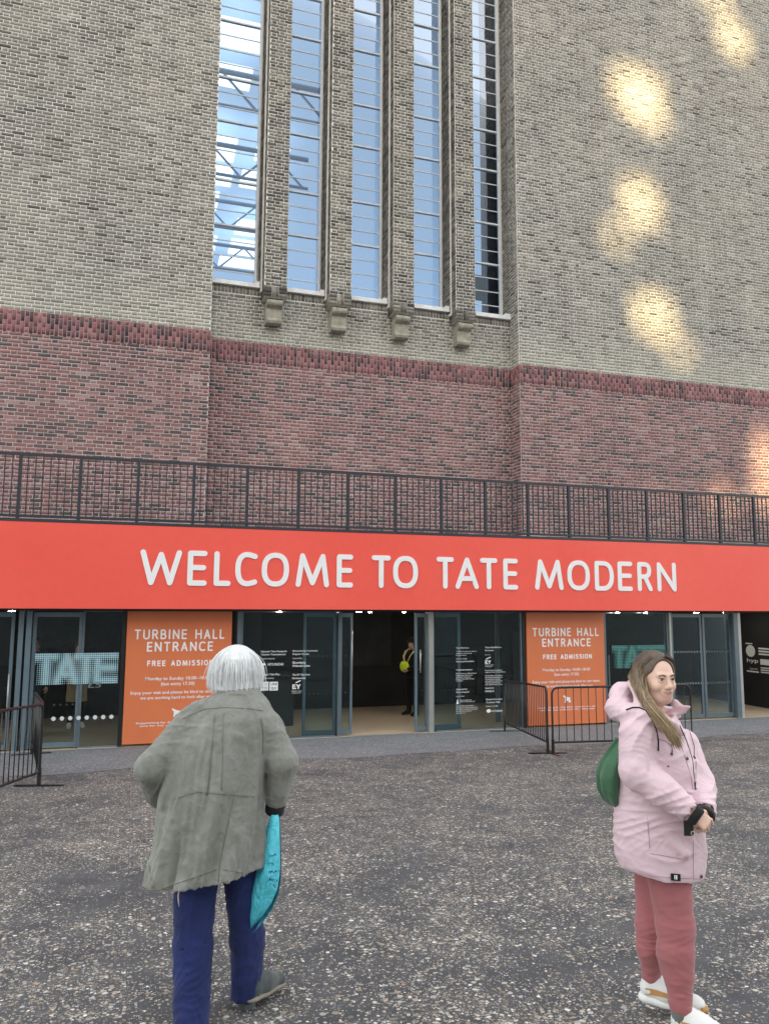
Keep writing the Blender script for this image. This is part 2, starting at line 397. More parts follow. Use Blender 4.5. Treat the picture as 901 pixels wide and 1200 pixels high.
# reveals: right wall's inner face (seen), left wall's inner face (for a view from the side)
for x, sg, key in ((XR, -1, 'right'), (XL, 1, 'left')):
    yb = YG+.25
    r = flemish(YW+.012, YR-.002, ZB, nrows(ZB, BAND0-.01)); r = r[r[:, 2] > 3.2]
    add_bricks(key+'_red', side_boxes(r, x, sg))
    bd = band_rects(YW+.012, YR-.005); add_bricks(key+'_band', side_boxes(bd[:, :4], x, sg))
    r = flemish(YW+.024, yb, BAND1+.002, nrows(BAND1, ZT)); add_bricks(key+'_buff', side_boxes(r, x, sg))
    if sg > 0: WALLS['jl'] = wall_body('window_jamb', x-.4, x-.003, YW+.5, yb, BAND1, ZT, 'mortar')
    else: WALLS['jr'] = wall_body('window_jamb', x+.003, x+.4, YW+.5, yb, BAND1, ZT, 'mortar')

# --- tall windows between brick pilasters
PIL = [(2.362, 2.848), (3.796, 4.283), (5.262, 5.754), (6.787, 7.264)]
ZS = 8.60
for i, (a, b_) in enumerate(PIL):
    pl = bpart(MB().box((a, YP, 8.22), (b_, YG+.3, ZT)).build('pilaster', M['mortar'], bld))
    r = flemish(a, b_, 8.46, nrows(8.46, ZT), odd0=i)
    bx = [front_boxes(r, YP, proud=.004)]
    # rebated side: the front third steps out over the back part, as on the building
    r = flemish(YP+.01, YG, 8.46, nrows(8.46, ZT)); bx += [side_boxes(r, a, -1, .008), side_boxes(r, b_, 1, .008)]
    bpart(MB().box((a-.043, YP+.241, 8.40), (a-.0005, YG+.1, ZT)).build('pilaster_rebate', M['mortar'], bld))
    r = flemish(YP+.24, YG, 8.46, nrows(8.46, ZT), odd0=1); bx += [side_boxes(r, a-.045, -1, .004, .03)]
    # base block: paired soldiers between stretcher ends
    W_ = b_-a; zz = 8.22
    rs = [(a+.0, a+.16, zz+k*.08+.005, zz+k*.08+.075) for k in range(3)] + [(b_-.16, b_, zz+k*.08+.005, zz+k*.08+.075) for k in range(3)]
    rs += [(a+.165+k*(W_-.33)/2+.006, a+.165+(k+1)*(W_-.33)/2-.006, zz+.004, zz+.232) for k in range(2)]
    bx.append(front_boxes(np.array(rs), YP, proud=.012))
    rs2 = [(YP+.005, YR, zz+k*.08+.005, zz+k*.08+.075) for k in range(3)]
    bx += [side_boxes(np.array(rs2), a, -1, .012), side_boxes(np.array(rs2), b_, 1, .012)]
    o = link('brick_facing', boxes_mesh('brick_facing', np.concatenate(bx)), M['buff_dark'], pl); o['kind'] = 'stuff'
    # rolled stone corbel
    cx0, cx1 = (a+b_)/2-.165, (a+b_)/2+.165
    prof = [(YR+.02, 8.22), (YP+.03, 8.22), (YP+.0, 8.19)]
    for t in range(0, 9):
        th = math.radians(90 - t*22.5); prof.append((YP+.09-.10*math.cos(th-math.pi/2+math.pi/2)*0 - .085*math.sin(math.radians(t*22.5)), 8.115+.085*math.cos(math.radians(t*22.5))))
    prof += [(YP+.10, 8.02), (YP+.13, 8.0), (YP+.13, 7.80), (YP+.11, 7.74), (YP+.13, 7.69), (YP+.19, 7.665), (YP+.28, 7.67), (YR+.02, 7.72)]
    c = MB(); n = len(prof)
    c.add([(cx0, y, z) for y, z in prof]+[(cx1, y, z) for y, z in prof], [tuple(range(n)), tuple(range(2*n-1, n-1, -1))]+[(k, (k+1) % n, n+(k+1) % n, n+k) for k in range(n)])
    bpart(c.build('corbel', M['stone'], bld))
rows = [.345]*0
edges = [XL] + [v for p in PIL for v in p] + [XR]
pane_cache = {}
for i in range(5):
    x0, x1 = edges[2*i], edges[2*i+1]
    gx0, gx1 = x0+.02, x1-(.075 if i < 4 else .05)
    if i == 0: gx0 = x0+.06
    win = bpart(MB().box((gx0-.05, YG, ZS+.02), (gx0, YG+.06, ZT)).box((gx1-.045, YG-.02, ZS+.02), (gx1, YG+.05, ZT)).build('window', M['frame_white'], bld))
    # infill beyond the frame
    bpart(boxo('window_jamb', (gx1, YG-.0, ZS), (x1+.02, YG+.12, ZT), M['mortar'], bld))
    z = ZS+.03; k = 0; pattern = [4, 3]; step = 0; left = pattern[0]; RH = .352
    gw = gx1-.045-gx0
    if 'p%d' % i not in pane_cache:
        v = [(0, 0, .012), (gw, 0, .012), (gw, 0, RH-.012), (0, 0, RH-.012), (0, .012, .012), (gw, .012, .012), (gw, .012, RH-.012), (0, .012, RH-.012)]
        me = bpy.data.meshes.new('pane'); me.from_pydata(v, [], _F.tolist()); me.update(); me.materials.append(M['glass_up'])
        pane_cache['p%d' % i] = me
        t = bpy.data.meshes.new('glazing_bar'); t.from_pydata([(0, -.008, -.011), (gw, -.008, -.011), (gw, .012, -.011), (0, .012, -.011), (0, -.008, .011), (gw, -.008, .011), (gw, .012, .011), (0, .012, .011)], [], _F.tolist()); t.update(); t.materials.append(M['bar_grey'])
        T = bpy.data.meshes.new('transom'); T.from_pydata([(0, -.035, -.02), (gw, -.035, -.02), (gw, .03, -.02), (0, .03, -.02), (0, -.035, .02), (gw, -.035, .02), (gw, .03, .02), (0, .03, .02)], [], _F.tolist()); T.update(); T.materials.append(M['bar_grey'])
        pane_cache['b%d' % i] = t; pane_cache['t%d' % i] = T
    while z < ZT-.1:
        o = bpy.data.objects.new('pane', pane_cache['p%d' % i]); COL.objects.link(o); o.parent = win
        o.location = (gx0, YG+.02+random.uniform(-.001, .001), z)
        o.rotation_euler = (random.uniform(-.006, .006), 0, random.uniform(-.006, .006))
        z += RH; left -= 1
        thick = left == 0
        if thick: step += 1; left = pattern[step % 2]
        o = bpy.data.objects.new('transom' if thick else 'glazing_bar', pane_cache[('t%d' if thick else 'b%d') % i]); COL.objects.link(o); o.parent = win
        o.location = (gx0, YG+.02, z)
    # sill with the nub of mortar at its right end
    s = MB().box((x0+(.0 if i else .004), YR-.075, 8.505), (x1-.004, YG+.03, 8.60)).box((x0+.004, YR-.075, 8.60), (x0+.05, YR+.1, 8.63)).box((x1-.14, YR-.06, 8.6), (x1-.01, YR+.1, 8.65))
    bpart(s.build('sill', M['stone_light'], bld))
# --- turn the brick arrays into meshes: the 300 nearest stay single objects
allb = []
for key in ('left_red', 'recess_red'):
    a = np.concatenate(BR[key]); c = a.mean(1); d = np.hypot(c[:, 0], c[:, 1]) + abs(c[:, 2]-EYE)*.3
    ok = (c[:, 2] > 4.45) & ((a[:, 1, 0]-a[:, 0, 0]) > .2)
    for i in np.nonzero(ok)[0]: allb.append((d[i], key, i))
allb.sort(); pick = allb[:300]; chosen = {}
for d, key, i in pick: chosen.setdefault(key, set()).add(i)
stretch = bpy.data.meshes.new('brick'); stretch.from_pydata([(-.5, -.5, -.5), (.5, -.5, -.5), (.5, .5, -.5), (-.5, .5, -.5), (-.5, -.5, .5), (.5, -.5, .5), (.5, .5, .5), (-.5, .5, .5)], [], _F.tolist())
stretch.update(); stretch.materials.append(M['red'])
for key, arrs in BR.items():
    a = np.concatenate(arrs); mat = M['buff'] if 'buff' in key else M['red'] if 'red' in key else M['band']
    keep = np.ones(len(a), bool)
    for i in chosen.get(key, ()):
        keep[i] = False; lo, hi = a[i]
        o = bpy.data.objects.new('brick', stretch); COL.objects.link(o); o.parent = WALLS[key]
        o.matrix_parent_inverse = Matrix.Identity(4)
        o.location = ((lo+hi)/2).tolist(); o.scale = (hi-lo).tolist()
    o = link('brickwork', boxes_mesh('brickwork', a[keep]), mat, WALLS[key]); o['kind'] = 'stuff'

# --- terrace over the doors
bpart(MB().box((XA, 14.33, 2.84), (XB, YW, 3.05)).build('terrace_slab', M['deck'], bld))
bpart(MB().box((XA, 14.33, 1.60), (XB, 14.50, 2.838)).box((XA, 14.50, 1.545), (XB, 19.6, 1.72)).build('soffit', M['soffit'], bld))
# little downlights let into the soffit
M['lamp'] = bpy.data.materials.new('lamp_glow'); M['lamp'].use_nodes = True
_b = M['lamp'].node_tree.nodes['Principled BSDF']; _b.inputs['Emission Color'].default_value = (1, .9, .75, 1); _b.inputs['Emission Strength'].default_value = 34

# --- banner and its letters
ban = empty('banner', (5, 14.25, 1.585)); tag(ban, 'long coral red welcome banner with big white letters running above the doors', 'banner')
def cpart(o, root): o.matrix_parent_inverse = Matrix.Translation(root.location).inverted() @ Matrix.Identity(4); return o
pn = MB().box((XA, 14.25, 1.585), (XB, 14.325, 3.035)); cpart(pn.build('panel', M['banner'], ban), ban)
LET = {
 'W': [[(0, 1), (.24, 0), (.5, .93), (.76, 0), (1, 1)]],
 'E': [[(1, 1), (.0, 1), (0, 0), (1, 0)], [(0, .52), (.93, .52)]],
 'L': [[(0, 1), (0, 0), (1, 0)]],
 'C': 'C', 'O': 'O', 'D': 'D',
 'M': [[(0, 0), (.14, 1), (.5, .06), (.86, 1), (1, 0)]],
 'T': [[(0, 1), (1, 1)], [(.5, 1), (.5, 0)]],
 'A': [[(0, 0), (.5, 1), (1, 0)], [(.17, .30), (.83, .30)]],
 'R': 'R', 'N': [[(0, 0), (0, 1), (1, 0), (1, 1)]],
 'U': 'U', 'B': 'B', 'I': [[(0, 0), (0, 1)]], 'H': [[(0, 0), (0, 1)], [(1, 0), (1, 1)], [(0, .52), (1, .52)]],
 'F': [[(1, 1), (0, 1), (0, 0)], [(0, .52), (.9, .52)]], 'S': 'S'}
def arc(cx, cy, rx, ry, a0, a1, n=14, p=2.4):
    o = []
    for i in range(n+1):
        t = math.radians(a0+(a1-a0)*i/n); c, s = math.cos(t), math.sin(t)
        o.append((cx+rx*math.copysign(abs(c)**(2/p), c), cy+ry*math.copysign(abs(s)**(2/p), s)))
    return o
def strokes(ch):
    v = LET[ch]
    if isinstance(v, list): return v
    if ch == 'O': return [arc(.5, .5, .5, .5, 90, 450, 28)]
    if ch == 'C': return [[(1, .94)] + arc(.56, .5, .56, .5, 80, 280, 20)[0:] + [(1, .06)]]
    if ch == 'D': return [[(0, 0), (0, 1), (.4, 1)] + arc(.4, .5, .6, .5, 85, -85, 14) + [(.4, 0), (0, 0)]]
    if ch == 'R': return [[(0, 0), (0, 1), (.45, 1)] + arc(.45, .75, .47, .25, 80, -80, 8) + [(.45, .5), (0, .5)], [(.5, .5), (1, 0)]]
    if ch == 'B': return [[(0, 0), (0, 1), (.45, 1)] + arc(.45, .76, .42, .24, 80, -80, 8) + [(.45, .52), (0, .52)], [(.45, .52)] + arc(.45, .26, .55, .26, 80, -80, 8) + [(.45, 0), (0, 0)]]
    if ch == 'U': return [[(0, 1), (0, .4)] + arc(.5, .36, .5, .36, 180, 360, 12) + [(1, 1)]]
    if ch == 'S': return [[(.92, .92)] + arc(.5, .75, .46, .25, 70, 200, 8) + arc(.5, .27, .5, .27, 40, -110, 10) + [(.06, .06)]]
def letter_mesh(ch, x0, x1, z0, z1, y, r, yflat=.35):
    """rounded strokes, flattened towards the board"""
    mb = MB()
    W_, H = x1-x0-2*r, z1-z0-2*r
    if ch == 'I': W_ = 0
    for k, st in enumerate(strokes(ch)):
        pts = [(x0+r+p[0]*W_, z0+r+p[1]*H) for p in st]
        q = [pts[0]]
        for p in pts[1:]:
            if math.hypot(p[0]-q[-1][0], p[1]-q[-1][1]) > 1e-4: q.append(p)
        # one capsule per segment, each joint a round cap
        for i in range(len(q)-1):
            (ax, az), (bx, bz) = q[i], q[i+1]; L_ = math.hypot(bx-ax, bz-az); dx, dz = (bx-ax)/L_, (bz-az)/L_
            ring = []; n = 8
            base = math.atan2(dz, dx)
            for j in range(n+1): t = base+math.pi/2+math.pi*j/n; ring.append((ax+r*math.cos(t), az+r*math.sin(t)))
            for j in range(n+1): t = base-math.pi/2+math.pi*j/n; ring.append((bx+r*math.cos(t), bz+r*math.sin(t)))
            m_ = len(ring); e = (i % 7)*.00025+k*.0021
            th = r*yflat
            vs = [(a, y-th-e, c) for a, c in ring]+[(a, y+.001, c) for a, c in ring]
            mb.add(vs, [tuple(range(m_))]+[(j, m_+j, m_+(j+1) % m_, (j+1) % m_) for j in range(m_)])
    return mb
BL = [('W', 164, 213), ('E', 220, 243), ('L', 251, 271), ('C', 276, 302), ('O', 307, 339), ('M', 347, 386), ('E', 395, 414), ('T', 436, 458), ('O', 461, 490),
      ('T', 512, 532), ('A', 534, 561), ('T', 563, 583), ('E', 590, 607), ('M', 627, 660), ('O', 665, 691), ('D', 697, 719), ('E', 724, 741), ('R', 747, 764), ('N', 770, 792)]
for ch, a, b_ in BL:
    xa, xb = at(a, 668, 14.22).x, at(b_, 668, 14.22).x
    cpart(letter_mesh(ch, xa, xb, 1.995, 2.615, 14.25, .047).build('letter', M['white'], ban), ban)

# --- railing on the terrace
rl = empty('railing', (5, 14.29, 3.05)); tag(rl, 'dark metal railing with thin uprights standing on the terrace above the red banner', 'railing')
YRL = 14.29
cpart(MB().box((XA, YRL-.03, 4.165), (XB, YRL+.03, 4.21)).build('top_rail', M['railing'], rl), rl)
cpart(MB().box((XA, YRL-.035, 3.12), (XB, YRL+.03, 3.155)).box((XA, YRL-.045, 3.037), (XB, YRL+.05, 3.085)).build('bottom_rail', M['railing'], rl), rl)
postm = MB().box((-.026, -.03, 0), (.026, .03, 1.08)); balm = MB().box((-.0085, -.012, 0), (.0085, .012, 1.0))
pm = None; bmz = None
xs = [-1.931 + .9553*k for k in range(-3, 21)]
for k, x in enumerate(xs):
    if x > XB-.2: break
    if pm is None: o = postm.build('post', M['railing'], rl); pm = o.data
    else: o = bpy.data.objects.new('post', pm); COL.objects.link(o); o.parent = rl
    o.location = (x-5, 0, 3.085-3.05)
    for j in range(1, 8):
        xx = x+.9553*j/8
        if xx > XB: continue
        if bmz is None: q = balm.build('baluster', M['railing'], rl); bmz = q.data
        else: q = bpy.data.objects.new('baluster', bmz); COL.objects.link(q); q.parent = rl
        q.location = (xx-5, 0, 3.155-3.05)
# ------------------------------------------------------------------ added screen (out of frame, behind the camera): it shades the plaza;
# its holes are shaped so the low sun throws soft patches on the brickwork
sun_screen = empty('added_sun_screen', (-10, -60, 3.0)); tag(sun_screen, 'added tall screen behind the camera, pierced to throw sun patches', 'building')
def trace(px, py):
    p = at(px, py, YW); t = (p.y+60.0)/SUN_DIR.y
    return p.x - SUN_DIR.x*t, p.z - SUN_DIR.z*t
holes = []
for x0, y0, x1, y1 in ((842, 20, 874, 62), (826, -18, 850, 8), (716, 86, 776, 128), (744, 128, 778, 146), (730, 212, 770, 262), (712, 262, 732, 288), (744, 346, 786, 392), (784, 398, 806, 424),
                       (887, 505, 912, 606), (834, 576, 858, 600), (768, 578, 776, 600)):
    a, b_ = trace(x0, y1), trace(x1, y0); mx_, mz_, hx_, hz_2 = (a[0]+b_[0])/2, (a[1]+b_[1])/2, (b_[0]-a[0])*.40, (b_[1]-a[1])*.40; holes.append((mx_-hx_, mx_+hx_, mz_-hz_2, mz_+hz_2))
xs_ = sorted(set([-75, 55]+[h for q in holes for h in q[:2]])); zs_ = sorted(set([3.0, 37.0]+[h for q in holes for h in q[2:]]))
ob = MB()
for i in range(len(xs_)-1):
    run = None
    for j in range(len(zs_)-1):
        cx_, cz_ = (xs_[i]+xs_[i+1])/2, (zs_[j]+zs_[j+1])/2
        solid = not any(h[0] < cx_ < h[1] and h[2] < cz_ < h[3] for h in holes)
        if solid and run is None: run = zs_[j]
        if not solid and run is not None: ob.box((xs_[i], -60.2, run), (xs_[i+1], -60, zs_[j])); run = None
    if run is not None: ob.box((xs_[i], -60.2, run), (xs_[i+1], -60, 37.0))
M['sun_screen'] = simple('sun_screen_render', (.30, .29, .27), .9, var=.15, scale=.3)
cpart(ob.build('wall', M['sun_screen'], sun_screen), sun_screen)
fl_ = MB()
for z in (8, 13, 18, 23, 28, 33, 37): fl_.box((-75, -59.99, z-.2), (55, -59.7, z+.1))
cpart(fl_.build('screen_ledge', M['deck'], sun_screen), sun_screen)

# ------------------------------------------------------------------ lobby behind the doors
M['floor'] = simple('lobby_concrete_floor', (.50, .40, .295), .55, var=.07, scale=1.5, spec=.3)
YBK = 18.85
tag(boxo('floor', (XA, YF, ZF-.3), (XB+2, 26, ZF), M['floor']), kind='structure')
tag(boxo('threshold', (4.05, YF-.05, ZF-.02), (5.45, YF+.03, ZF+.012), M['steel_light']), kind='structure')
tag(boxo('ceiling', (XA, YF+4.95, 1.56), (XB+2, 26, 1.75), M['soffit']), kind='structure')
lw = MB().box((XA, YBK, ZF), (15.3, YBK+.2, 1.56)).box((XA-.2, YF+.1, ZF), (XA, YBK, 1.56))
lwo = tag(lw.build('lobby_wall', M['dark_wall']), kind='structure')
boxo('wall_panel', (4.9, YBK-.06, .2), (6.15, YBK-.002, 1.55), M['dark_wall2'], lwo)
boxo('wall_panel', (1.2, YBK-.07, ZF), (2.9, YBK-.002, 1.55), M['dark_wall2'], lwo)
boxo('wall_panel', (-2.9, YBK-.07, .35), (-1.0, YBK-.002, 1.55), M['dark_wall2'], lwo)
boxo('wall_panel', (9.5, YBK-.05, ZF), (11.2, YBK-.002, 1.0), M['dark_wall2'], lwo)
# slanting partition on the right, carrying sponsors' marks
PA, PB = Vector((15.16, 18.84, ZF)), Vector((14.92, 14.95, ZF))
pd = (PB-PA).normalized(); pn_ = Vector((pd.y, -pd.x, 0))
if pn_.x > 0: pn_ = -pn_
prt = MB(); th = -pn_*.12
q = [PA, PB, PB+th, PA+th]; H = Vector((0, 0, 1.56-ZF-.004))
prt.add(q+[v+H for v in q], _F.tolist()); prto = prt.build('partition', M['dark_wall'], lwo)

FONT = {}
def text_mesh(body, width=None, cap=None, bold=False):
    c = bpy.data.curves.new('t', 'FONT'); c.body = body; c.resolution_u = 2; c.size = 1.0; c.extrude = 0.0; c.offset = .012 if bold else .004
    o = bpy.data.objects.new('t', c); COL.objects.link(o); dg = bpy.context.evaluated_depsgraph_get(); dg.update()
    me = bpy.data.meshes.new_from_object(o.evaluated_get(dg)); bpy.data.objects.remove(o); bpy.data.curves.remove(c)
    v = np.empty(len(me.vertices)*3, np.float32); me.vertices.foreach_get('co', v); v = v.reshape(-1, 3)
    lo, hi = v.min(0), v.max(0); sy = cap/.72 if cap else 1.0; sx = width/(hi[0]-lo[0]) if width else sy
    v[:, 0] = (v[:, 0]-lo[0])*sx; v[:, 1] = v[:, 1]*sy
    fs = [tuple(p.vertices) for p in me.polygons]; bpy.data.meshes.remove(me)
    return v[:, :2], fs
def add_text(mb, body, x, z, width, cap, y=0, center=False, bold=False):
    v, fs = text_mesh(body, width, cap, bold)
    if center: v[:, 0] -= width/2
    mb.add([(x+a, y, z+b_) for a, b_ in v], fs)
def rect(mb, x0, z0, x1, z1, y=0): mb.add([(x0, y, z0), (x1, y, z0), (x1, y, z1), (x0, y, z1)], [(0, 1, 2, 3)])
def disc(mb, x, z, r, y=0, n=14): mb.add([(x+r*math.cos(2*math.pi*k/n), y, z+r*math.sin(2*math.pi*k/n)) for k in range(n)], [tuple(range(n))])

# --- glazing and doors: parts of the building
DT = 1.56
def pane(name, x0, x1, y, z0=ZF+.02, z1=DT, parent=None, mat='glass_door'):
    return MB().box((x0, y, z0), (x1, y+.012, z1)).build(name, M[mat], parent)
def fixed(x0, x1, y=14.76, left=True, right=True, rail=False):
    f = MB()
    if left: f.box((x0, y-.02, ZF), (x0+.035, y+.05, DT))
    if right: f.box((x1-.035, y-.02, ZF), (x1, y+.05, DT))
    f.box((x0+.0351, y-.02, ZF), (x1-.0351, y+.05, ZF+.03)).box((x0+.0351, y-.02, DT-.03), (x1-.0351, y+.05, DT-.001))
    o = bpart(f.build('window', M['steel'], bld)); pane('pane', x0+.03, x1-.03, y, ZF+.028, DT-.028, o); return o
def leaf(x0, x1, y, stile_l=.055, stile_r=.055, handle=None, mat='steel_blue'):
    f = MB().box((x0, y-.022, ZF+.03), (x0+stile_l, y+.022, DT-.04)).box((x1-stile_r, y-.022, ZF+.03), (x1, y+.022, DT-.04))
    f.box((x0+stile_l+.001, y-.022, ZF+.03), (x1-stile_r-.001, y+.022, ZF+.115)).box((x0+stile_l+.001, y-.022, DT-.12), (x1-stile_r-.001, y+.022, DT-.04))
    o = bpart(f.build('door', M[mat], bld)); pane('pane', x0+stile_l-.01, x1-stile_r+.01, y-.006, ZF+.1, DT-.1, o)
    if handle:
        hx, z0, z1 = handle
        h = MB().tube([(hx, y-.09, z0), (hx, y-.09, z1)], .014, 10)
        for z in (z0+.06, z1-.06): h.tube([(hx, y-.09, z), (hx, y-.01, z)], .009, 8)
        h.build('handle', M['steel_light'], o, True)
    return o
M['steel_blue'] = simple('anodised_door_steel', (.14, .20, .245), .35, metal=.25, var=.08)
def jamb(x0, x1, mat='steel', y0=14.68, y1=14.98): return bpart(boxo('door_post', (x0, y0, ZF), (x1, y1, DT), M[mat], bld))
W0 = leaf(-3.6, -1.93, 14.80, handle=(-1.965, -.30, .48))
jamb(-1.86, -1.78, 'steel_blue'); jamb(-1.74, -1.655, 'steel_blue')
W1 = leaf(-1.64, -.845, 14.80); W2 = fixed(-.84, -.12, 14.76)
jamb(-.185, -.118, 'black', 14.70, 14.755)
jamb(1.83, 1.90, 'steel'); W3 = fixed(1.905, 3.74, 14.74, right=False)
W4 = leaf(3.10, 3.745, 14.86); jamb(3.752, 3.815, 'steel', 14.70, 14.98)
W5 = leaf(3.822, 4.06, 14.82, handle=(4.03, .21, 1.18), stile_l=.03, stile_r=.045)
W6 = leaf(5.34, 5.60, 14.82, stile_l=.05, stile_r=.03, handle=(5.43, .35, .80)); jamb(5.605, 5.70, 'steel_light', 14.70, 14.98)
W7 = leaf(5.71, 6.335, 14.86); W8 = fixed(5.715, 7.66, 14.74, left=False)
jamb(7.665, 7.735, 'black', 14.70, 14.755)
bpart(boxo('door_post', (7.50, 15.6, ZF), (7.58, 15.68, DT), M['steel_blue'], bld))
jamb(9.57, 9.63, 'steel'); W9 = fixed(9.64, 11.26, 14.76)
bpart(boxo('door_post', (9.86, 14.95, -.4), (9.885, 14.975, .62), M['steel_light'], bld))
jamb(11.27, 11.31, 'steel_light', 14.70, 14.9); jamb(11.312, 11.36, 'steel_blue', 14.72, 14.95)
W10 = leaf(11.37, 12.20, 14.82, stile_r=.06, mat='steel'); W11 = leaf(12.205, 12.97, 14.80, mat='steel', stile_r=.04)
bpart(boxo('door_post', (12.14, 16.2, -.55), (12.165, 16.225, .42), M['steel_light'], bld))
jamb(12.985, 13.10, 'steel'); jamb(13.102, 13.17, 'steel_light')
# downlights in the soffit
for x in (2.6, 4.35, 5.05, 9.9, 10.6):
    o = bpart(MB().tube([(x, 14.62, 1.532), (x, 14.62, 1.5445)], .035, 12).build('downlight', M['lamp'], bld))

for x in (-2.2, .6, 3.2, 4.6, 6.2, 8.8, 11.6, 13.3, 14.2):
    o = bpart(MB().tube([(x, 16.3, 1.530), (x, 16.3, 1.5445)], .06, 14).build('downlight', M['lamp'], bld))
# --- writing on the glass
LY = -.0025
def on_glass(parent, y, builder, mat='white', name='lettering'):
    mb = MB(); builder(mb, y+LY-.008); o_ = mb.build(name, M[mat], parent); o_['kind'] = 'stuff'; return o_
def px(x, y_, Y=14.74): p = at(x, y_, Y); return p.x, p.z
def lines(mb, y, rows, Y=14.74):
    for body, xa, yb, xb, hp, bold in rows:            # text, left px, baseline px, right px, cap height px
        x0, z = px(xa, yb); x1, _ = px(xb, yb); add_text(mb, body, x0, z, x1-x0, hp*.0162, y, bold=bold)
def left_block(mb, y):
    lines(mb, y, [('Hyundai Tate Research', 306, 764.4, 336, 2.0, 1), ('Centre: Transnational', 306, 768.0, 334.5, 2.0, 1), ('Supported by', 306.5, 772.6, 322, 1.4, 0),
                  ('HYUNDAI', 314, 780.0, 332, 3.0, 1), ('Uniqlo Tate Play', 306.5, 791.5, 328, 2.2, 1), ('Supported by', 306, 795.5, 321, 1.4, 0),
                  ('Bloomberg Connects', 343, 763.6, 372, 1.8, 1), ('Digital Guide', 343, 767.4, 362, 1.8, 1), ('Supported by', 343, 772, 354, 1.4, 0),
                  ('Bloomberg', 343, 777.8, 358, 2.8, 1), ('Philanthropies', 343, 781.5, 363, 2.4, 1),
                  ('The EY Tate Arts', 342.5, 791.8, 363, 2.1, 1), ('Partnership', 342.5, 795.8, 358, 2.1, 1)])
    x, z = px(309.3, 778.5); mb.add([(x+.035*math.cos(t), y, z+.02*math.sin(t)) for t in [k*math.pi/8 for k in range(16)]], [tuple(range(16))])
    for xa, t in ((305, ('ユニ', 'クロ')), (316, ('UNI', 'QLO'))):
        x0, z1 = px(xa, 799); x1, z0 = px(xa+9.6, 809); rect(mb, x0, z0, x1, z1, y)
    x0, z0 = px(342.5, 807.5)
    mb.add([(x0+a, y, z0+b_) for a, b_ in ((0, 0), (.075, 0), (.075, .02), (.022, .02), (.022, .032), (.06, .032), (.06, .05), (.022, .05), (.022, .065), (.062, .065), (.062, .085), (0, .085))], [tuple(range(12))])
    mb.add([(x0+.07+a, y, z0+b_) for a, b_ in ((0, .085), (.028, .085), (.045, .055), (.062, .085), (.09, .085), (.056, .032), (.056, 0), (.034, 0), (.034, .032))], [tuple(range(9))])
    mb.add([(x0+a, y, z0+b_) for a, b_ in ((.06, .105), (.16, .145), (.16, .165), (.06, .125))], [(0, 1, 2, 3)])
    lines(mb, y, [('Building a better', 342, 810.5, 354, 1.2, 0), ('working world', 342, 812.6, 352, 1.2, 0)])
def uniqlo_marks(mb, y):
    for xa, t in ((305, ('ユニ', 'クロ')), (316, ('UNI', 'QLO'))):
        x0, z1 = px(xa+1.5, 803); x1, z0 = px(xa+8.2, 807.6)
        for body, zz in ((t[0], z1), (t[1], z0)):
            try: add_text(mb, body, x0, zz, x1-x0, .045, y, bold=True)
            except Exception: pass
on_glass(W3, 14.74, left_block)
on_glass(W3, 14.7375, uniqlo_marks, 'black')
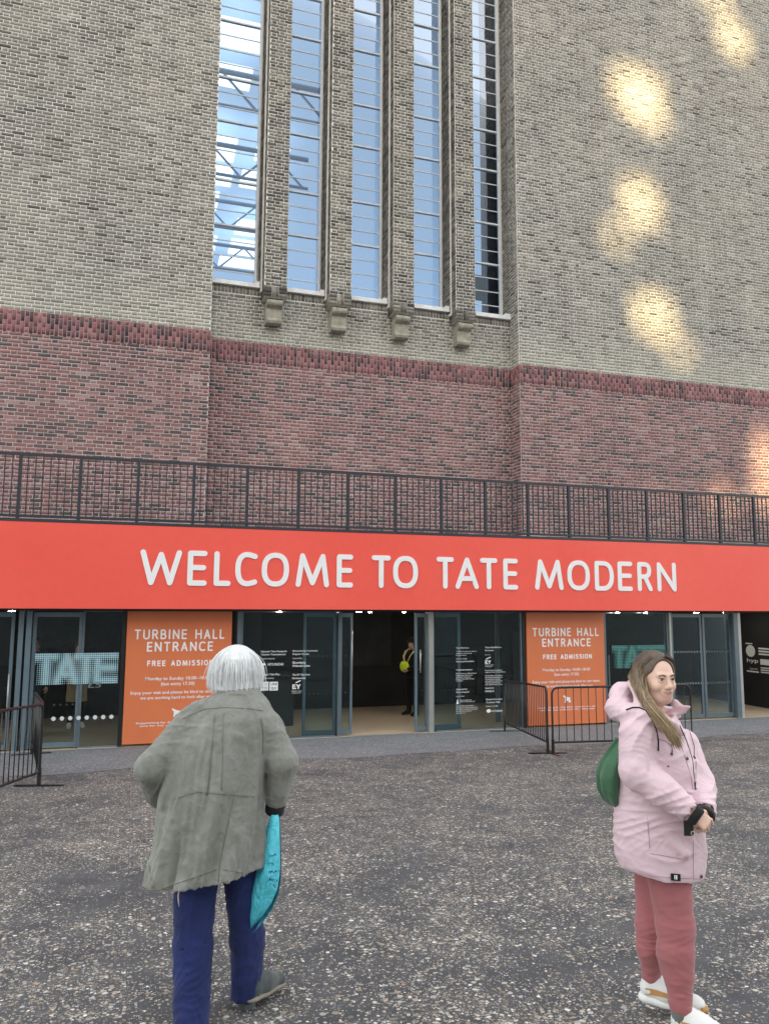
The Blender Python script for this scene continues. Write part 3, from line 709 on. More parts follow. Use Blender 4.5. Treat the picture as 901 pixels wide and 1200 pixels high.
def right_block(mb, y):
    g1 = [('Tate Members', 534, 760.0, 549, 1.7, 1), ('Tate Members support our collection', 534, 763.9, 558, 1.3, 0), ('exhibitions and learning', 534, 766.2, 552, 1.3, 0), ('programmes', 534, 768.4, 546, 1.3, 0),
          ('Join us today', 534, 772.6, 547, 1.4, 0), ('tate.org.uk/members', 534, 775.9, 555, 1.7, 1), ('Corporate members', 534, 785.8, 553, 1.8, 1)]
    for k, (t, e) in enumerate((('Bank of America, Clifford Chance', 558), ('Deutsche Bank, Hyundai Card', 553), ('HSBC, JATO Dynamics', 551), ('Morgan Stanley, Qatar Airways', 555), ('and Tiffany', 542))): g1.append((t, 534, 789.9+2.15*k, e, 1.4, 0))
    g1 += [('Supported by', 534, 808.6, 547, 1.9, 1), ('Arts Council', 534, 812, 549, 1.9, 1), ('Lottery funded', 534, 816.6, 543.5, 1.4, 0), ('Supported using public funding', 538.5, 821, 552, 1.3, 0), ('by ARTS COUNCIL ENGLAND', 538.5, 823, 556, 1.3, 0)]
    for k, (t, e) in enumerate((('Tate gratefully acknowledges', 555), ('the support of the Department', 559), ('for Culture, Media and Sport', 559), ('and all our donors', 552), ('and patrons', 545))): g1.append((t, 534, 828+2.1*k, e, 1.5, 0))
    g1 += [('Tate Exhibition', 568, 759.5, 587, 1.8, 1), ('Partners', 568, 763, 578, 1.8, 1), ('Sponsor', 568, 767.8, 574, 1.2, 0), ('Building a better', 568, 779.8, 578, 1.2, 0), ('working world', 568, 781.6, 576, 1.2, 0),
           ('Supported by the exhibition', 568, 786.2, 588, 1.5, 0), ('supporters circle and Tate Members', 568, 788.4, 592, 1.5, 0)]
    for k, (t, e) in enumerate((('The John Ellerman Foundation', 588), ('Huo Family Foundation and', 588), ('The Rothschild Foundation', 586), ('with additional support from', 588), ('Tate International Council', 586), ('and Tate Patrons circle', 588))): g1.append((t, 568, 792.5+2.1*k, e, 1.5, 0))
    g1 += [('Supported by', 568, 807, 578.5, 1.6, 1), ('UNIQLO', 568, 811, 578.5, 2.2, 1), ('Hyundai Commission', 569, 820.4, 588, 1.9, 1), ('Turbine Hall', 569, 824, 585, 1.9, 1), ('Supported by', 569, 828.2, 583, 1.4, 0), ('HYUNDAI', 576, 834.3, 588, 2.4, 1)]
    lines(mb, y, g1)
    x, z = px(572.2, 833); mb.add([(x+.048*math.cos(t), y, z+.036*math.sin(t)) for t in [k*math.pi/8 for k in range(16)]], [tuple(range(16))])
    x0, z0 = px(534, 825)
    mb.add([(x0+a, y, z0+b_) for a, b_ in ((0, 0), (.06, 0), (.05, .03), (.042, .085), (.022, .085), (.014, .03))], [tuple(range(6))])
    x0, z0 = px(568, 778)
    mb.add([(x0+a, y, z0+b_) for a, b_ in ((0, 0), (.06, 0), (.06, .016), (.02, .016), (.02, .028), (.05, .028), (.05, .042), (.02, .042), (.02, .054), (.054, .054), (.054, .07), (0, .07))], [tuple(range(12))])
    mb.add([(x0+.06+a, y, z0+b_) for a, b_ in ((0, .07), (.024, .07), (.036, .046), (.048, .07), (.072, .07), (.046, .028), (.046, 0), (.026, 0), (.026, .028))], [tuple(range(9))])
    mb.add([(x0+a, y, z0+b_) for a, b_ in ((.02, .082), (.125, .125), (.125, .145), (.02, .102))], [(0, 1, 2, 3)])
on_glass(W8, 14.74, right_block)
def halftone(mb, y, x0, x1, z0, z1, nx, nz):
    segs = []; ws = (.0, .255, .50, .76); wd = .225
    for ch, o in zip('TATE', ws):
        for st in LET[ch]:
            for a, b_ in zip(st[:-1], st[1:]): segs.append(((o+a[0]*wd)*3.0, a[1], (o+b_[0]*wd)*3.0, b_[1]))
    px_, pz_ = (x1-x0)/nx, (z1-z0)/nz
    for i in range(nx):
        for j in range(nz):
            u, v = (i+.5)/nx*1.06-.03, (j+.5)/nz*1.24-.12; d = 9
            for ax, az, bx, bz in segs:
                dx, dz = bx-ax, bz-az; L2 = dx*dx+dz*dz; t = max(0, min(1, ((u*3-ax)*dx+(v-az)*dz)/L2))
                d = min(d, math.hypot(u*3-ax-t*dx, v-az-t*dz))
            s = max(0, min(1, 1.12-d/.34))
            if s > .12:
                r = .5*(.22+.62*s)*px_; cx_, cz_ = x0+(i+.5)*px_, z0+(j+.5)*pz_; rect(mb, cx_-r, cz_-r, cx_+r, cz_+r, y)
M['logo_blue'] = simple('pale_blue_vinyl', (.38, .62, .70), .5, var=.04)
M['logo_teal'] = simple('teal_vinyl', (.08, .27, .25), .5, var=.05)
mb = MB(); halftone(mb, 14.73, -1.58, -.22, .285, .82, 40, 16); o = bpart(mb.build('halftone_logo', M['logo_blue'], bld)); o['kind'] = 'stuff'
mb = MB(); halftone(mb, 14.73, 9.80, 11.16, .35, .84, 40, 15); o = bpart(mb.build('halftone_logo', M['logo_teal'], bld)); o['kind'] = 'stuff'
M['price_grey'] = simple('grey_vinyl', (.16, .19, .20), .6)
o = MB(); add_text(o, '£5', at(103, 806, 14.73).x, at(103, 806, 14.73).z, .22, .10, 14.73); bpart(o.build('lettering', M['price_grey'], bld))
def dots(xs, z, r, Y, mat='white_soft', square=False):
    mb = MB()
    for x in xs:
        if square: rect(mb, x-r, z-r, x+r, z+r, Y)
        else: disc(mb, x, z, r, Y)
    bpart(mb.build('manifestation_dots', M[mat], bld))
dots([-1.235+.1335*k for k in range(8)], -.285, .036, 14.735)
dots([-1.24+.1*k for k in range(5)], -.06, .02, 14.79, 'dark_wall2')
M['dot_grey'] = simple('frosted_dots', (.20, .22, .23), .6)
for z in (.675, -.015):
    dots([11.46+.074*k for k in range(10)]+[12.30+.074*k for k in range(9)], z, .020, 14.795, 'dot_grey', True)
M['dot_dim'] = simple('frosted_dots_dim', (.055, .075, .08), .6)
for z in (.70, -.0):
    dots([3.22+.085*k for k in range(6)]+[3.93, 5.49, 5.80]+[5.90+.085*k for k in range(5)], z, .017, 14.812, 'dot_dim')
# marks on the slanting partition
def part_pt(s, z): return PA + pd*s + Vector((0, 0, z-ZF)) + pn_*.006
pm_ = MB()
_tmp = MB()
rect(_tmp, .0, .87, .22, .90); disc(_tmp, .15, .70, .15)
for k in range(3): rect(_tmp, .40, .76-.07*k, 1.2, .80-.07*k)
add_text(_tmp, 'hyp', .02, .42, .36, .10, bold=True); rect(_tmp, .44, .38, .95, .52)
add_text(_tmp, 'Supported by', .10, .24, .25, .05); rect(_tmp, .0, .17, .38, .205)
for k in range(3): rect(_tmp, .44, .18+.055*k, .44+(.5, .8, .3)[k], .21+.055*k)
pm_.add([part_pt(2.25+v[0]*1.15, v[2]-.13) for v in _tmp.v], _tmp.f)
pm_.build('lettering', M['white'], lwo)

# --- posters
def poster(x0, label):
    root = empty('poster', (x0+.93, 14.66, -.74)); tag(root, label, 'poster', 'orange entrance posters')
    x1 = x0+1.83; z0, z1 = (-.755, 1.545); y = 14.665
    cpart(MB().box((x0, y, z0), (x1, y+.04, z1)).build('board', M['poster'], root), root)
    H = [('TURBINE HALL', .325, .50, .13, 1.70), ('ENTRANCE', .545, .715, .35, 1.50), ('FREE ADMISSION', .872, .972, .365, 1.52)]
    for word, t0, t1, a, b_ in H:
        # advance widths
        adv = {'I': .25, 'M': 1.15, ' ': .55, 'E': .72, 'L': .68, 'F': .7, 'T': .85, 'B': .8, 'R': .82, 'S': .75}
        gap = .30; tot = sum(adv.get(c, .9)+gap for c in word)-gap; sc = (b_-a)/tot; x = x0+a
        for c in word:
            wch = adv.get(c, .9)*sc
            if c != ' ':
                cpart(letter_mesh(c, x, x+(wch if c != 'I' else .03), z1-t1, z1-t0, y, .0135 if t1 < .8 else .0095, .12).build('letter', M['white'], root), root)
            x += wch+gap*sc
    mb = MB(); cx_ = x0+.905
    for body, t, wd, cap in (('Monday to Sunday 10.00–18.00', 1.215, 1.12, .058), ('(last entry 17.30)', 1.31, .58, .058), ('Enjoy your visit and please be kind to our team,', 1.455, 1.60, .055),
                             ('we are working hard to look after you.', 1.545, 1.27, .055), ('Supporting by donation means we can', 1.965, 1.38, .033), ('care for our collection for everyone', 2.015, 1.26, .033)):
        add_text(mb, body, cx_, z1-t, wd, cap, y-.003, center=True, bold=True)
    # little mark: two leaning bars joined by a slab
    mb.add([(cx_+a, y-.003, z1-1.86+b_) for a, b_ in ((-.07, .0), (-.03, 0), (-.03, .03), (.03, .03), (.03, 0), (.085, 0), (.085, .035), (.07, .04), (.07, .10), (.0, .11), (-.08, .15), (-.09, .12), (-.055, .10), (-.055, .02))], [tuple(range(14))])
    sp = cpart(mb.build('small_print', M['white'], root), root); sp['kind'] = 'stuff'
    return root
poster(-.105, 'orange turbine hall entrance poster behind the stooping white-haired man')
poster(7.745, 'orange turbine hall entrance poster behind the black crowd barriers')

# ------------------------------------------------------------------ hall seen through the tall windows
hall = empty('turbine_hall_roof', (6, 32, 20)); tag(hall, 'steel roof trusses and added glowing panels seen through the tall slit windows', 'roof')
M['panel'] = bpy.data.materials.new('glow_panel'); M['panel'].use_nodes = True  # glow added behind the left windows for the white glare in their panes
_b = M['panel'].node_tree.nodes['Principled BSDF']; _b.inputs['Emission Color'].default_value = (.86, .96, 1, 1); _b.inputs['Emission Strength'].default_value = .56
M['truss'] = simple('truss_paint', (.30, .38, .48), .6)
rm = MB(); rng = random.Random(5)
for k in range(9):
    y0 = 22.5 + k*2.1
    for (xa, xb) in ((-1.5, 1.1), (1.3, 3.2), (3.4, 5.6)):
        if rng.random() < .06: continue
        a, b_ = xa+rng.uniform(0, .5), xb-rng.uniform(0, .5)
        if xa > 3 and k < 3: continue
        cpart(MB().box((a, y0, 19.6), (b_, y0+rng.uniform(.9, 1.6), 19.72)).build('glow_panel', M['panel'], hall), hall)
    if k % 2: continue
    rm.tube([(-4, y0+1.7, 19.1), (5.8, y0+1.7, 19.1)], .09, 6).tube([(-4, y0+1.7, 17.9), (5.8, y0+1.7, 17.9)], .06, 6)
    for j in range(4):
        x = -4+2.4*j; rm.tube([(x, y0+1.7, 17.9), (x+1.2, y0+1.7, 19.1), (x+2.4, y0+1.7, 17.9)], .05, 5)
for x in (1.2,): rm.tube([(x, 18, 19.3), (x, 44, 19.3)], .06, 6)
cpart(rm.build('truss', M['truss'], hall), hall)
M['hall'] = simple('hall_paint', (.055, .075, .105), .8)
M['sky_glow'] = bpy.data.materials.new('added_daylight_glow'); M['sky_glow'].use_nodes = True  # glow added in place of daylight, to turn the panes pale blue
_b = M['sky_glow'].node_tree.nodes['Principled BSDF']; _b.inputs['Emission Color'].default_value = (.092, .122, .158, 1); _b.inputs['Emission Strength'].default_value = 1.0; _b.inputs['Base Color'].default_value = (.3, .4, .5, 1)
cpart(MB().box((-9, 17.6, 20.6), (22, 46, 20.9)).box((-9, 45.7, 6), (22, 46, 20.59)).build('glow_sheet', M['sky_glow'], hall), hall)
hb = MB().box((-9, 46, 3), (22, 46.3, 20.6)).box((-9.3, 17.6, 3), (-9, 46, 20.6)).box((22, 17.6, 3), (22.3, 46, 20.6)).box((-9, 17.6, 1.8), (22, 46, 2.1))
cpart(hb.build('shell', M['hall'], hall), hall)
M['navy'] = simple('reflection_navy', (.012, .02, .035), .6)
cpart(MB().box((8.06, 17.15, 8.7), (8.62, 17.35, 20.5)).build('reflection_strip', M['navy'], hall), hall)  # dark strip added behind the last window in place of a dark reflection
cpart(MB().box((6.9, 17.2, 8.6), (8.059, 17.3, 8.98)).box((6.9, 17.2, 9.32), (8.059, 17.3, 9.95)).build('reflection_block', M['navy'], hall), hall)  # dark blocks added in place of a building reflected low in the pane
# blocks of masonry that close the hall either side of the windows
bpart(MB().box((XA, YW+.5, 3), (XL-.4, 17.5, ZT)).box((XR+.4, YW+.5, 3), (XB, 17.5, ZT)).box((XL-.4, YR+.5, 2.9), (XR+.4, 17.2, 8.5)).build('masonry_core', M['mortar'], bld))
bpart(MB().box((XA, YW, ZT+.001), (XB, 18, ZT+.5)).build('coping', M['stone_light'], bld))

# ------------------------------------------------------------------ crowd barriers
def barrier(A, B, label, foot_at=(0, 1)):
    ax, ay = A; bx, by = B; L_ = math.hypot(bx-ax, by-ay); ang = math.atan2(by-ay, bx-ax)
    root = empty('crowd_barrier', (ax, ay, gz(ay)), ang); tag(root, label, 'barrier', 'black crowd barriers by the entrance')
    dz = gz(by)-gz(ay)
    def Pz(u): return dz*u/L_
    r = .017; top = 1.0; bot = .17; c = .10
    pts = [(r, 0, bot+Pz(0)), (r, 0, top-c+Pz(0))]
    for t in range(1, 6):
        th = math.radians(18*t); pts.append((r+c*(1-math.cos(th)), 0, top-c+c*math.sin(th)+Pz(0)))
    for t in range(0, 6):
        th = math.radians(18*t); pts.append((L_-r-c+c*math.sin(th), 0, top-c+c*math.cos(th)+Pz(L_)))
    pts += [(L_-r, 0, bot+Pz(L_)), (r, 0, bot+Pz(0))]
    f = MB().tube(pts, r, 8, cap=False); o = f.build('frame', M['black'], root, True)
    n = int(L_/.118); um = None
    for k in range(1, n):
        u = L_*k/n
        if um is None: q = MB().tube([(0, 0, bot), (0, 0, top)], .0065, 6).build('upright', M['black'], root, True); um = q.data
        else: q = bpy.data.objects.new('upright', um); COL.objects.link(q); q.parent = root
        q.location = (u, 0, Pz(u))
    for e in foot_at:
        u = r if e == 0 else L_-r; z = Pz(u)
        q = MB().box((u-.03, -.30, z+.004), (u+.03, .30, z+.016)).box((u-.018, -.018, z+.0161), (u+.018, .018, z+bot+.05)).build('foot', M['black'], root)
    return root
barrier((-1.03, 10.85), (-2.04, 7.62), 'black crowd barrier at the left edge of the photo running out of the frame')
barrier((-1.05, 10.93), (-1.50, 14.25), 'black crowd barrier seen end-on between the left glass doors and the left barrier', (1,))
barrier((6.17, 11.06), (7.02, 14.28), 'black crowd barrier running from the corner post back towards the right glass door')
barrier((6.22, 11.03), (8.5, 10.62), 'black crowd barrier in front of the right orange poster, passing behind the woman in pink')
# ------------------------------------------------------------------ modelling people: smooth-blended solids turned into one continuous surface
def V3(*a): return np.array(a, np.float32)
class Sdf:
    def __init__(s, lo, hi, h):
        s.lo = np.array(lo, float); s.h = h; s.n = np.ceil((np.array(hi)-s.lo)/h).astype(int)+1
        s.F = np.full(s.n, 1.0, np.float32)
        s.ax = [(s.lo[i]+np.arange(s.n[i])*h).astype(np.float32) for i in range(3)]
    def win(s, lo, hi, pad):
        a = np.clip(np.floor((np.array(lo)-pad-s.lo)/s.h).astype(int), 0, s.n-1); b = np.clip(np.ceil((np.array(hi)+pad-s.lo)/s.h).astype(int)+1, 1, s.n)
        sl = tuple(slice(i, j) for i, j in zip(a, b))
        return sl, s.ax[0][sl[0]][:, None, None], s.ax[1][sl[1]][None, :, None], s.ax[2][sl[2]][None, None, :]
    def put(s, sl, d, k, sub=False):
        F = s.F[sl]
        if sub:
            d = -d
            if k > 0:
                m = np.clip(.5-.5*(F-d)/k, 0, 1); s.F[sl] = F*(1-m)+d*m + k*m*(1-m)
            else: s.F[sl] = np.maximum(F, d)
        elif k > 0:
            m = np.clip(.5+.5*(F-d)/k, 0, 1); s.F[sl] = F*(1-m)+d*m - k*m*(1-m)
        else: s.F[sl] = np.minimum(F, d)
    def cone(s, a, b, ra, rb, k=.02, sub=False, flat=None, rip=None):
        """tapered capsule; flat=(axis vector, factor>1 thins along it); rip=(amp, wavelength, phase) ring folds"""
        a = np.array(a, float); b = np.array(b, float); r = max(ra, rb)
        sl, x, y, z = s.win(np.minimum(a, b)-r, np.maximum(a, b)+r, k+.03)
        px, py, pz = x-a[0], y-a[1], z-a[2]; ab = b-a
        if flat is not None:
            n, f = flat; n = np.array(n, float)/np.linalg.norm(n); dn = px*n[0]+py*n[1]+pz*n[2]
            px = px+(f-1)*dn*n[0]; py = py+(f-1)*dn*n[1]; pz = pz+(f-1)*dn*n[2]; ab = ab+(f-1)*(ab@n)*n
        L2 = ab@ab+1e-9; t = np.clip((px*ab[0]+py*ab[1]+pz*ab[2])/L2, 0, 1)
        d = np.sqrt((px-t*ab[0])**2+(py-t*ab[1])**2+(pz-t*ab[2])**2)-(ra+t*(rb-ra))
        if rip is not None:
            A, wl, ph = rip; q = t*math.sqrt(L2)/wl*2*math.pi
            m_ = .5+.5*np.sin(17*x-13*y+9*z+3*ph); w1_ = np.sin(q+ph+3.4*np.sin(13*(x+y)+ph)+2.6*np.sin(19*(z-y)+2*ph)); w2_ = np.sin(.9*q+4*np.sin(11*x+7*z+ph)+3*np.sin(13*y-8*z)); d = d - A*(m_*(1-np.abs(w1_))*1.7+.9*(1-m_)*w2_)
        s.put(sl, d, k, sub); return s
    def ell(s, c, r, k=.02, sub=False, R=None):
        c = np.array(c, float); r = np.array(r, float)*np.ones(3); m = r.max()
        sl, x, y, z = s.win(c-m, c+m, k+.02); px, py, pz = x-c[0], y-c[1], z-c[2]
        if R is not None:
            R = np.array(R); px, py, pz = (R[0, i]*px+R[1, i]*py+R[2, i]*pz for i in range(3))
        q = np.sqrt((px/r[0])**2+(py/r[1])**2+(pz/r[2])**2); g = np.sqrt((px/r[0]**2)**2+(py/r[1]**2)**2+(pz/r[2]**2)**2)+1e-6
        s.put(sl, q*(q-1)/g, k, sub); return s
    def loft(s, prof, k=.02, sub=False, fold=None, tilt=None, rot=0):
        """stack of ellipses [(z, cx, cy, rx, ry)], fold(theta, z, x, y) pushes the surface out"""
        prof = sorted(prof); P = np.array(prof, float); zz = P[:, 0]
        lo = [(P[:, 1]-P[:, 3:5].max(1)).min(), (P[:, 2]-P[:, 3:5].max(1)).min(), zz[0]]; hi = [(P[:, 1]+P[:, 3:5].max(1)).max(), (P[:, 2]+P[:, 3:5].max(1)).max(), zz[-1]]
        sl, x, y, z = s.win(lo, hi, k+.04)
        ze = z + (tilt[0]*x+tilt[1]*y if tilt else 0)
        f = [np.interp(ze, zz, P[:, i]).astype(np.float32) for i in range(1, 5)]
        dx, dy = x-f[0], y-f[1]
        if rot: c_, s_ = math.cos(rot), math.sin(rot); dx, dy = c_*dx+s_*dy, -s_*dx+c_*dy
        q = np.sqrt((dx/f[2])**2+(dy/f[3])**2)+1e-6; g = np.sqrt((dx/f[2]**2)**2+(dy/f[3]**2)**2)+1e-6
        d = q*(q-1)/g
        if fold is not None: d = d-fold(np.arctan2(dy, dx), ze, x, y)
        d = np.maximum(d, np.maximum(zz[0]-ze, ze-zz[-1]))
        s.put(sl, d, k, sub); return s
    def crumple(s, A, kx, ky, kz, seed=0.0, zr=None):
        """sharp irregular creases pressed into the whole surface"""
        x, y, z = s.ax[0][:, None, None], s.ax[1][None, :, None], s.ax[2][None, None, :]
        w = 2.3*np.sin(.31*kz*z+.45*ky*y+seed)+1.9*np.sin(.52*kx*x-.4*kz*z+2*seed+1)+1.1*np.sin(.9*ky*y+.8*kx*x+3*seed)
        u = kx*x+ky*y*.7+kz*z+w; v = .8*kz*z-1.1*kx*x+.9*ky*y+1.4*w+seed*5
        m = .5+.5*np.sin(.33*kx*x+.3*kz*z-.4*ky*y+4*seed+.6*w)
        r = m*(1-np.abs(np.sin(u)))**1.5+(1-m)*(1-np.abs(np.sin(v)))**1.5
        if zr: r = r*np.clip((z-zr[0])/(zr[1]-zr[0]), 0, 1)
        s.F = (s.F - A*(r-.35)).astype(np.float32); return s
    def mesh(s, name, relax=1):
        F = s.F; S_ = F < 0; n = s.n
        c = np.zeros(n-1, np.int8)
        for i in (0, 1):
            for j in (0, 1):
                for l in (0, 1): c += S_[i:n[0]-1+i, j:n[1]-1+j, l:n[2]-1+l]
        act = (c > 0) & (c < 8); idx = np.argwhere(act); vid = np.full(n-1, -1, np.int32); vid[act] = np.arange(len(idx))
        acc = np.zeros((len(idx), 3)); cnt = np.zeros(len(idx))
        cs = [(i, j, l) for i in (0, 1) for j in (0, 1) for l in (0, 1)]
        for a in cs:
            for b in cs:
                if sum(b)-sum(a) != 1 or any(q < p for p, q in zip(a, b)): continue
                va = F[idx[:, 0]+a[0], idx[:, 1]+a[1], idx[:, 2]+a[2]]; vb = F[idx[:, 0]+b[0], idx[:, 1]+b[1], idx[:, 2]+b[2]]
                m = (va < 0) != (vb < 0); t = np.where(m, va/np.where(m, va-vb, 1), 0)
                acc[m] += (idx+np.array(a)+t[:, None]*(np.array(b)-np.array(a)))[m]; cnt[m] += 1
        P = acc/cnt[:, None]*s.h+s.lo
        Q = []
        for ax in range(3):
            o1, o2 = [(1, 2), (2, 0), (0, 1)][ax]
            A = np.moveaxis(S_, ax, 0); d = A[:-1] != A[1:]; d = np.moveaxis(d, 0, ax)
            e = np.argwhere(d); e = e[(e[:, o1] > 0) & (e[:, o2] > 0) & (e[:, o1] < n[o1]-1) & (e[:, o2] < n[o2]-1)]
            u = np.zeros(3, int); u[o1] = 1; v = np.zeros(3, int); v[o2] = 1
            g = lambda q: vid[q[:, 0], q[:, 1], q[:, 2]]
            quad = np.stack([g(e-u-v), g(e-v), g(e), g(e-u)], 1)
            inside = S_[e[:, 0], e[:, 1], e[:, 2]]
            quad[~inside] = quad[~inside][:, ::-1]; Q.append(quad)
        Q = np.concatenate(Q); Q = Q[(Q >= 0).all(1)]
        for _ in range(relax):
            sm = np.zeros_like(P); w_ = np.zeros(len(P))
            for i in range(4):
                a, b = Q[:, i], Q[:, (i+1) % 4]
                for k_ in range(3): sm[:, k_] += np.bincount(a, P[b, k_], len(P))+np.bincount(b, P[a, k_], len(P))
                w_ += np.bincount(a, minlength=len(P))+np.bincount(b, minlength=len(P))
            P = P*.5+.5*sm/np.maximum(w_, 1)[:, None]
        return mesh_np(name, P, Q, smooth=True)

class Frame:
    """local axes of a figure: x = across the view, y = away, z = up; origin on the ground"""
    def __init__(s, px_, py_, slope=SLOPE):
        d = _f + _r*((px_-CX)/FPX) - _u*((py_-CY)/FPX); t = -EYE/(d.z+slope*d.y); s.o = Vector((d.x*t, d.y*t, EYE+d.z*t))
        s.az = math.atan2(s.o.x, s.o.y); s.e1 = Vector((math.cos(s.az), -math.sin(s.az), 0)); s.e2 = Vector((math.sin(s.az), math.cos(s.az), 0))
    def p(s, x, y, d=0.0):
        dr = _f + _r*((x-CX)/FPX) - _u*((y-CY)/FPX); c = Vector((0, 0, EYE)); t = (d-(c-s.o).dot(s.e2))/dr.dot(s.e2); q = c+dr*t-s.o
        return np.array((q.dot(s.e1), q.dot(s.e2), q.z))
    def root(s, name='person'): return empty(name, tuple(s.o), -s.az)
    def world(s, q): return s.o + s.e1*float(q[0]) + s.e2*float(q[1]) + Vector((0, 0, float(q[2])))
def rotz(a): c, s_ = math.cos(a), math.sin(a); return np.array([[c, -s_, 0], [s_, c, 0], [0, 0, 1]])
def roty(a): c, s_ = math.cos(a), math.sin(a); return np.array([[c, 0, s_], [0, 1, 0], [-s_, 0, c]])
def rotx(a): c, s_ = math.cos(a), math.sin(a); return np.array([[1, 0, 0], [0, c, -s_], [0, s_, c]])

def head(S_, c, R, sc=1.0, smile=True):
    """skull, face, nose, lips, ears; head axes: x forward, y left, z up, eyes near z=0"""
    g = lambda x, y, z: np.array(c)+R@(np.array((x, y, z))*sc)
    S_.ell(g(-.012, 0, .028), np.array((.094, .075, .087))*sc, .0, R=R)
    S_.ell(g(.030, 0, -.030), np.array((.060, .060, .082))*sc, .03, R=R)
    S_.ell(g(.052, 0, -.090), np.array((.034, .036, .026))*sc, .03, R=R)
    for y in (-1, 1):
        S_.ell(g(.054, y*.036, -.030), np.array((.028, .024, .026))*sc, .02, R=R)
        S_.cone(g(.0, y*.055, -.06), g(.045, y*.028, -.095), .018*sc, .016*sc, .025)
    S_.cone(g(.076, -.034, .021), g(.082, 0, .018), .011*sc, .010*sc, .012); S_.cone(g(.076, .034, .021), g(.082, 0, .018), .011*sc, .010*sc, .012)
    for y in (-1, 1): S_.ell(g(.098, y*.031, .0015), np.array((.020, .017, .011))*sc, .010, True, R=R)
    for y in (-1, 1):
        S_.cone(g(.0895, y*.018, .0075), g(.0905, y*.031, .0105), .0035*sc, .0042*sc, .003); S_.cone(g(.0905, y*.031, .0105), g(.082, y*.044, .0055), .0042*sc, .003*sc, .003)
        S_.cone(g(.088, y*.019, -.0045), g(.0865, y*.032, -.0075), .003*sc, .0045*sc, .005); S_.cone(g(.0865, y*.032, -.0075), g(.080, y*.044, -.002), .0045*sc, .003*sc, .004)
    S_.cone(g(.088, 0, .012), g(.108, 0, -.028), .0075*sc, .0105*sc, .010)
    S_.ell(g(.109, 0, -.032), np.array((.012, .0105, .010))*sc, .006, R=R)
    for y in (-1, 1): S_.ell(g(.099, y*.0115, -.036), np.array((.010, .0075, .0075))*sc, .005, R=R)
    up = .006 if smile else 0
    S_.ell(g(.084, 0, -.062), np.array((.012, .030, .020))*sc, .012, R=R)
    for y in (-1, 1):
        S_.cone(g(.0935, 0, -.0590), g(.0785, y*.029, -.062+up*1.4), .0045*sc, .0028*sc, .003)
        S_.cone(g(.092, 0, -.0700), g(.0785, y*.027, -.063+up*1.4), .0054*sc, .0028*sc, .003)
        S_.cone(g(.0975, 0, -.0640), g(.082, y*.032, -.0620+up*1.5), .0016*sc, .0016*sc, .0015, True)
        S_.ell(g(.060, y*.040, -.036), np.array((.022, .016, .016))*sc, .012, R=R)
        S_.ell(g(-.004, y*.076, -.012), np.array((.020, .009, .031))*sc, .006, R=R)
        S_.ell(g(.002, y*.086, -.010), np.array((.011, .006, .018))*sc, .005, True, R=R)
    S_.cone(g(-.022, 0, -.07), g(-.038, 0, -.20), .050*sc, .056*sc, .03)

def hand(S_, wrist, R, sc=1.0, curl=.6, side=1, spread=.1):
    """x: fingers, y: across the palm (thumb side = side*y), z: back of the hand"""
    g = lambda x, y, z: np.array(wrist)+R@(np.array((x, y*side, z))*sc)
    S_.cone(g(-.03, 0, 0), g(.01, 0, 0), .026*sc, .026*sc, .012, flat=(R@np.array((0, 0, 1.)), 1.3))
    for y in (-.027, -.009, .009, .027): S_.cone(g(.015, y*.7, 0), g(.082-.004*abs(y/.009), y, .0), .015*sc, .0105*sc, .010)
    for i, (y, L_) in enumerate(((.029, .070), (.010, .079), (-.0095, .073), (-.028, .058))):
        a0 = g(.085-.003*i, y, .002); ang = 0.0; p_ = np.array((.085-.003*i, y, .002)); r = .0088
        for j, f in enumerate((.45, .32, .25)):
            ang += curl*(1.0, 1.15, .8)[j]*(1+.12*math.sin(i*2.1)); q = p_+np.array((math.cos(ang), spread*y/.03*.3, -math.sin(ang)))*L_*f
            S_.cone(g(*p_), g(*q), (r-.0006*j)*sc, (r-.0006*(j+1))*sc, .003); p_ = q
    t0, t1, t2 = (.020, .030, -.006), (.055, .052, -.018), (.082, .048, -.030)
    S_.cone(g(*t0), g(*t1), .0135*sc, .0105*sc, .010); S_.cone(g(*t1), g(*t2), .0100*sc, .0088*sc, .004)

